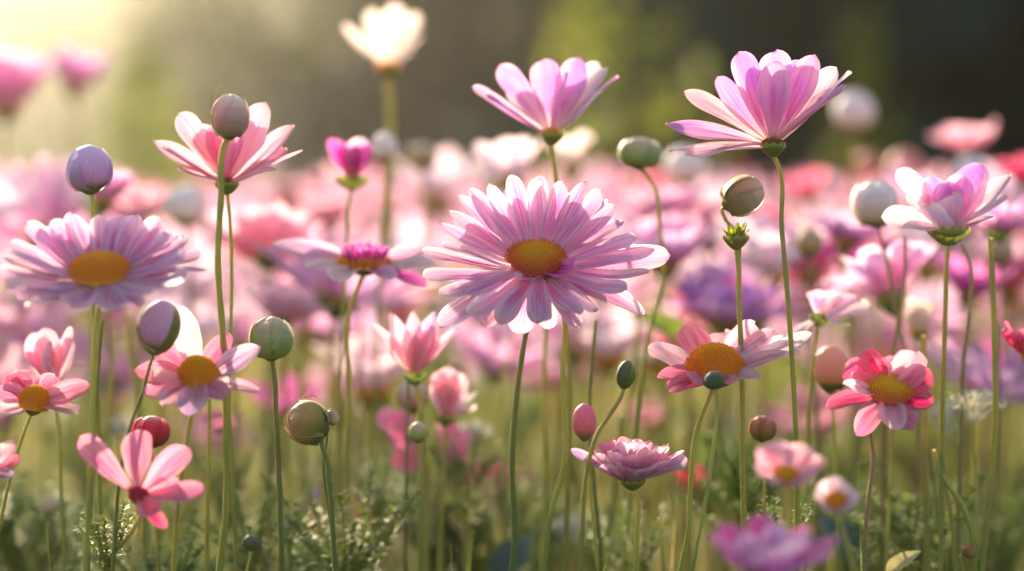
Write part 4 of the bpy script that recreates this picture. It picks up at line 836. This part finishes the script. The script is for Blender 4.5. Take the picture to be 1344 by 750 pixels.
# ================================================================== STALKS, LEAVES AND SMALL PLANTS
def stalk(label, pts, d, sw=6, mat=None, seed=0, tip=None):
    P = stem_path(PX(*pts[0][:2], d), pts[1:], d); base = P[-1].copy(); base.z = 0
    mb = MB(); s = S(d); tube_geo(mb, [p - base for p in P], sw * s * .35, sw * s / 2 * 1.1)
    o = link('flower_stalk', mb.mesh('flower_stalk', mat or STEM)); o.location = base; tag(o, label, 'stalk', 'bare stalks among the flowers'); return o
stalk('thin green stalk slanting left under the centre daisy', [(697, 400), (688, 450), (676, 540), (672, 620), (676, 700), (672, 750)], .79, 8, STEMD)
stalk('pale stalk rising behind the centre daisy stem', [(716, 420), (714, 520), (716, 640), (712, 750)], .88, 7)
stalk('dark stalk just right of the centre daisy stem', [(782, 420), (774, 520), (778, 620), (786, 700), (790, 750)], .83, 6, STEMD)
stalk('red brown stalk curving up beside the white flower at right', [(1262, 320), (1274, 350), (1272, 410), (1264, 480), (1262, 540)], .84, 6, STEMB)
stalk('red brown stalk crossing under the pale tilted flower', [(1188, 310), (1186, 380), (1176, 440), (1165, 490), (1162, 560)], .85, 5, STEMB)
stalk('tall green stalk bending left at the lower right', [(1300, 312), (1303, 380), (1306, 470), (1306, 560), (1298, 650), (1288, 750)], .80, 9)
stalk('green stalk under the salmon cup at right', [(1212, 440), (1214, 520), (1214, 600), (1216, 690)], .84, 9)
stalk('yellow green stalk curving right at the lower right', [(1225, 590), (1240, 630), (1262, 662), (1276, 700), (1280, 750)], .80, 8)
stalk('thin green stalk arching at the lower right', [(1236, 540), (1232, 600), (1246, 660), (1254, 750)], .82, 6)
stalk('slim stalk right of the pink pompon', [(864, 680), (868, 710), (871, 750)], .80, 5)
stalk('slim green stalk right of the rose red flower stem', [(1172, 560), (1168, 640), (1163, 750)], .82, 5)
stalk('bare green stalk left of the long bud stem', [(275, 520), (274, 600), (272, 700)], .80, 6)
stalk('pale stalk leaning behind the broad lavender daisy', [(168, 410), (172, 460), (180, 510), (186, 600)], .92, 9)
stalk('second green stalk beside the broad daisy stem', [(134, 420), (126, 520), (120, 620)], .78, 6, STEMD)
stalk('faint stalk behind the round blue green bud', [(394, 480), (396, 600), (392, 740)], 1.0, 7)
stalk('green stalk below the star shaped flower curving left', [(186, 676), (172, 700), (150, 726), (134, 750)], .76, 6)
rs = random.Random(5)
for k in range(46):                                       # slender flowerless stalks further in
    d = rs.uniform(.86, 1.5); x = rs.uniform(-40, 1384); y = rs.uniform(380, 560); q = rs.uniform(-25, 25)
    stalk('slender bare stalk blurred among the flower stems', [(x, y), (x + q * .3, y + 80), (x + q, y + 200), (x + q * 1.2, y + 330)], d, rs.uniform(4, 8), rs.choice((STEM, STEM, STEMD, STEMB)))

LG = ramp_mat('leaf_fresh_green', [(0, (.14, .24, .03)), (1, (.30, .38, .06))], .45, .5, 6, .3)
LBL = ramp_mat('leaf_blue', [(0, (.06, .10, .07)), (1, (.10, .16, .12))], .2, .45, 6, .25)
LYE = ramp_mat('leaf_straw', [(0, (.50, .42, .16)), (1, (.58, .50, .24))], .4, .5, 6, .2)
def sprig(label, x, y, d, hpx, seed, mat=LG, n=9, lp=12, cat='leafy plant', name='leafy_plant'):
    """a small feathery plant: curved twigs bearing many tiny leaflets"""
    rnd = random.Random(seed); s = S(d); top = PX(x, y, d); root = empty(name, (top.x, top.y, 0)); tag(root, label, cat, 'small leafy plants between the stems')
    st, lf = MB(), MB(); zc = top.z - hpx * s
    tube_geo(st, [Vector((0, 0, zc)), Vector((.002, 0, zc * .5)), Vector((0, 0, -.003))], 1.6 * s * 1.2, 2.2 * s, 6, n=4)
    for k in range(n):
        a = k * 2.4; sp = rnd.uniform(.3, 1.0) * hpx * s * .75; tp = Vector((cos(a) * sp, sin(a) * sp, zc + hpx * s * rnd.uniform(.55, 1))); b = Vector((0, 0, zc - rnd.uniform(0, .5) * hpx * s))
        m_ = b.lerp(tp, .5) + Vector((0, 0, .12 * hpx * s)); P = [b, m_, tp]; tube_geo(st, P, .9 * s, .5 * s, 5, n=4); C = catmull(P, 9)
        for i in range(3, len(C)):
            for q in range(4):
                al = rnd.uniform(0, 2 * pi); dd = Vector((cos(al), sin(al), rnd.uniform(.2, 1.2))); leaflet(lf, C[i], dd, Vector((0, 0, 1)), lp * s * rnd.uniform(.6, 1.2), lp * s * .4, 0, nu=4)
    link('stem', st.mesh('stem', STEM), root); link('leaves', lf.mesh('leaves', mat), root); return root
sprig('feathery yellow green plant under the star shaped flower', 140, 655, .76, 80, 1)
sprig('fresh green feathery plant between the long stem and olive bud', 330, 640, .86, 110, 2, n=12)
sprig('feathery dark green plant under the blurred bowl shaped flower', 1030, 655, .80, 90, 3, n=11)
sprig('light green sprig right of the drooping pink flowers', 610, 560, .92, 110, 4, n=12)
sprig('green feathery plant left of the crimson bud', 90, 620, .95, 120, 5, n=12)
sprig('fresh green plant at the lower left corner', 20, 660, 1.0, 100, 6, n=12)
sprig('low green plant left of the centre stem', 655, 620, .98, 120, 7, n=13)
sprig('soft green plant behind the pink pompon', 790, 640, 1.05, 110, 8, n=12)
sprig('dark green plant below the rose red flower', 1110, 610, 1.0, 130, 9, n=13)
sprig('blue green plant low at the right', 1195, 660, .92, 90, 10, mat=LBL, n=12)
sprig('blue green plant low behind the cluster of pink cups', 600, 660, 1.0, 90, 11, mat=LBL, n=12)
sprig('green plant filling the lower right corner', 1300, 650, 1.0, 110, 12, n=12)
sprig('low plant below the olive bud', 400, 690, .95, 80, 13, n=11)
def big_leaf(label, x, y, d, Lp, Wp, dirv, seed, mat):
    rnd = random.Random(seed); s = S(d); p = PX(x, y, d); root = empty('broad_leaf', (p.x, p.y, 0)); tag(root, label, 'leaf', 'broad leaves low between the stems')
    b = Vector((0, 0, p.z)); mb = MB(); F = frame(Vector(dirv), Vector((0, -.5, 1))).to_4x4(); M = Matrix.Translation(b) @ F; pts, uvs = [], []
    for i in range(14):
        u = i / 13; wd = Wp * s / 2 * max(.02, sin(pi * u ** .75) ** .75)
        for j in range(9):
            v = -1 + j / 4; pts.append(M @ Vector((Lp * s * u, wd * v, abs(v) * wd * .35 - Lp * s * .3 * u * u + .06 * wd * sin(u * 16 + abs(v) * 3)))); uvs.append((u, j / 8))
    mb.grid(pts, uvs, 14, 9); link('blade', mb.mesh('blade', mat), root)
    st = MB(); tube_geo(st, [b, Vector((.001, 0, p.z * .6)), Vector((0, 0, -.003))], 2 * s, 3 * s, 6, n=4); link('leaf_stalk', st.mesh('leaf_stalk', STEMD), root)
big_leaf('broad blue green leaf blurred at the bottom near the centre', 655, 765, .95, 80, 50, (.5, .3, 1), 2, LBL)
big_leaf('straw coloured dry leaf at the lower right', 1165, 755, .79, 56, 26, (1, .2, 1.0), 4, LYE)
big_leaf('green pointed leaf behind the centre daisy at right', 905, 455, 1.0, 90, 46, (-1, .2, .9), 7, LG)
big_leaf('blue green leaf by the pair of pale flowers', 1140, 750, .92, 100, 60, (-.5, .3, .8), 9, LBL)
# yellowed seed and the lacy umbel
bud('flower_bud', 'small yellow brown seed head near the bottom right corner', 1272, 724, .80, 10, 8, 'rust', 60, ((1262, 728), (1264, 745)), 4, seed=27)
LACE = ramp_mat('lace_white', [(0, (.70, .66, .52)), (1, (.88, .84, .78))], .4, .6, 4, .1)
def umbel(label, x, y, d, r, seed):
    rnd = random.Random(seed); s = S(d); c = PX(x, y, d); root = empty('lacy_umbel', (c.x, c.y, 0)); tag(root, label, 'umbel', 'lacy white umbels')
    st, fl = MB(), MB(); b = Vector((0, 0, c.z - r * s * 1.1)); sk = MB(); tube_geo(sk, [b, Vector((.001, 0, b.z * .5)), Vector((0, 0, -.003))], 2.0 * s, 2.6 * s, 6, n=4); link('stem', sk.mesh('stem', STEM), root)
    for k in range(34):
        a = rnd.uniform(0, 2 * pi); e = rnd.uniform(.1, 1); t = Vector((cos(a) * e, sin(a) * e, rnd.uniform(.5, 1.1))) * r * s; tp = b + t; tube_geo(st, [b, b + t * .5 + Vector((cos(a), sin(a), 0)) * r * s * .08, tp], .5 * s, .3 * s, 4, n=3)
        for q in range(13):
            dd = Vector((rnd.gauss(0, 1), rnd.gauss(0, 1), rnd.gauss(.5, .8))).normalized(); p = tp + dd * rnd.uniform(2, 9) * s
            s1 = dd.cross(Vector((.2, .3, 1))).normalized() * .18 * s; st.poly([tp - s1, tp + s1, p], [(.9, .5)] * 3)
            for g in range(4): leaflet(fl, p, Vector((rnd.gauss(0, 1), rnd.gauss(0, 1), rnd.gauss(.3, 1))), dd, 2.6 * s, 1.5 * s, 0, nu=3)
    link('rays', st.mesh('rays', LACE), root); link('florets', fl.mesh('florets', LACE), root)
umbel('lacy white umbel beside the tall green stalk at right', 1282, 515, .84, 36, 1)
umbel('softer lacy umbel left of the sharp one', 1240, 530, .92, 36, 2)
umbel('blurred lacy white umbel low right of the centre stem', 750, 680, .98, 30, 3)

umbel('added small pale umbel standing in for a bokeh highlight right of the drooping pink flowers', 622, 560, 1.0, 20, 4)  # this and the next three are added, standing in for blurred sparkles of light
umbel('added small pale umbel standing in for a bokeh highlight by the crimson bud', 160, 552, 1.05, 22, 5)
umbel('added small pale umbel standing in for a bokeh highlight left of the yellow dome flower', 846, 462, 1.15, 18, 6)
umbel('added tiny pale umbel standing in for a bokeh highlight low beside the long stem', 380, 684, 1.0, 16, 7)

SPR = [sprig('blurred fresh green feathery plant among the stems', -200, 640, 1.0, 95, 31, n=13, lp=10), sprig('blurred fresh green feathery plant among the stems', -260, 640, 1.0, 120, 32, n=15, lp=13),
       sprig('blurred dull green feathery plant among the stems', -320, 640, 1.0, 90, 33, n=14, lp=11, mat=GR[0])]
rs = random.Random(12); SP0 = [o.location.copy() for o in SPR]; first = set()
for k in range(120):
    i = rs.choice((0, 0, 1, 1, 2)); d = .84 + 1.5 * rs.random() ** 1.3; x = rs.uniform(-1, 1) * (.2118 * d * 1.1 + .03)
    top = CAM_Z - S(d) * rs.uniform(330, 560) / (1 + .25 * (d - .9)); z0 = CAM_Z - S(1.0) * (640 - 230)
    sc = max(.5, min(1.25, top / z0))
    if i not in first: first.add(i); SPR[i].location = (x, d, 0); SPR[i].scale = (sc * 1.2, sc * 1.2, sc)
    else:
        o = copy_thing(SPR[i], (x, d, 0), rs.uniform(0, 6), sc); o.scale = (sc * 1.2, sc * 1.2, sc)

def tendril(owner_label, pts, d, r):
    o = next(q for q in COL.objects if q.get('label') == owner_label); mb = MB()
    tube_geo(mb, [PX(x, y, d - .006 + .0015 * i) - o.location for i, (x, y) in enumerate(pts)], r * S(d), r * .5 * S(d), 5)
    link('tendril', mb.mesh('tendril', LYE), o)
tendril('dusty rose bud with a pale tip standing before the upper left flower', [(296, 184), (284, 174), (277, 158), (276, 138), (280, 122), (290, 111)], .75, 1.3)
tendril('plump olive bud with fine threads leaning left on a bent stem', [(424, 572), (392, 572), (374, 556), (380, 536), (398, 522), (416, 520)], .77, 1.1)
tendril('plump olive bud with fine threads leaning left on a bent stem', [(424, 570), (388, 566), (378, 546), (390, 528), (410, 518), (418, 524)], .77, .9)
tendril('lilac green bud with curling sepals under the broad lavender daisy', [(203, 462), (188, 452), (180, 436), (183, 418), (192, 408)], .735, 1.4)
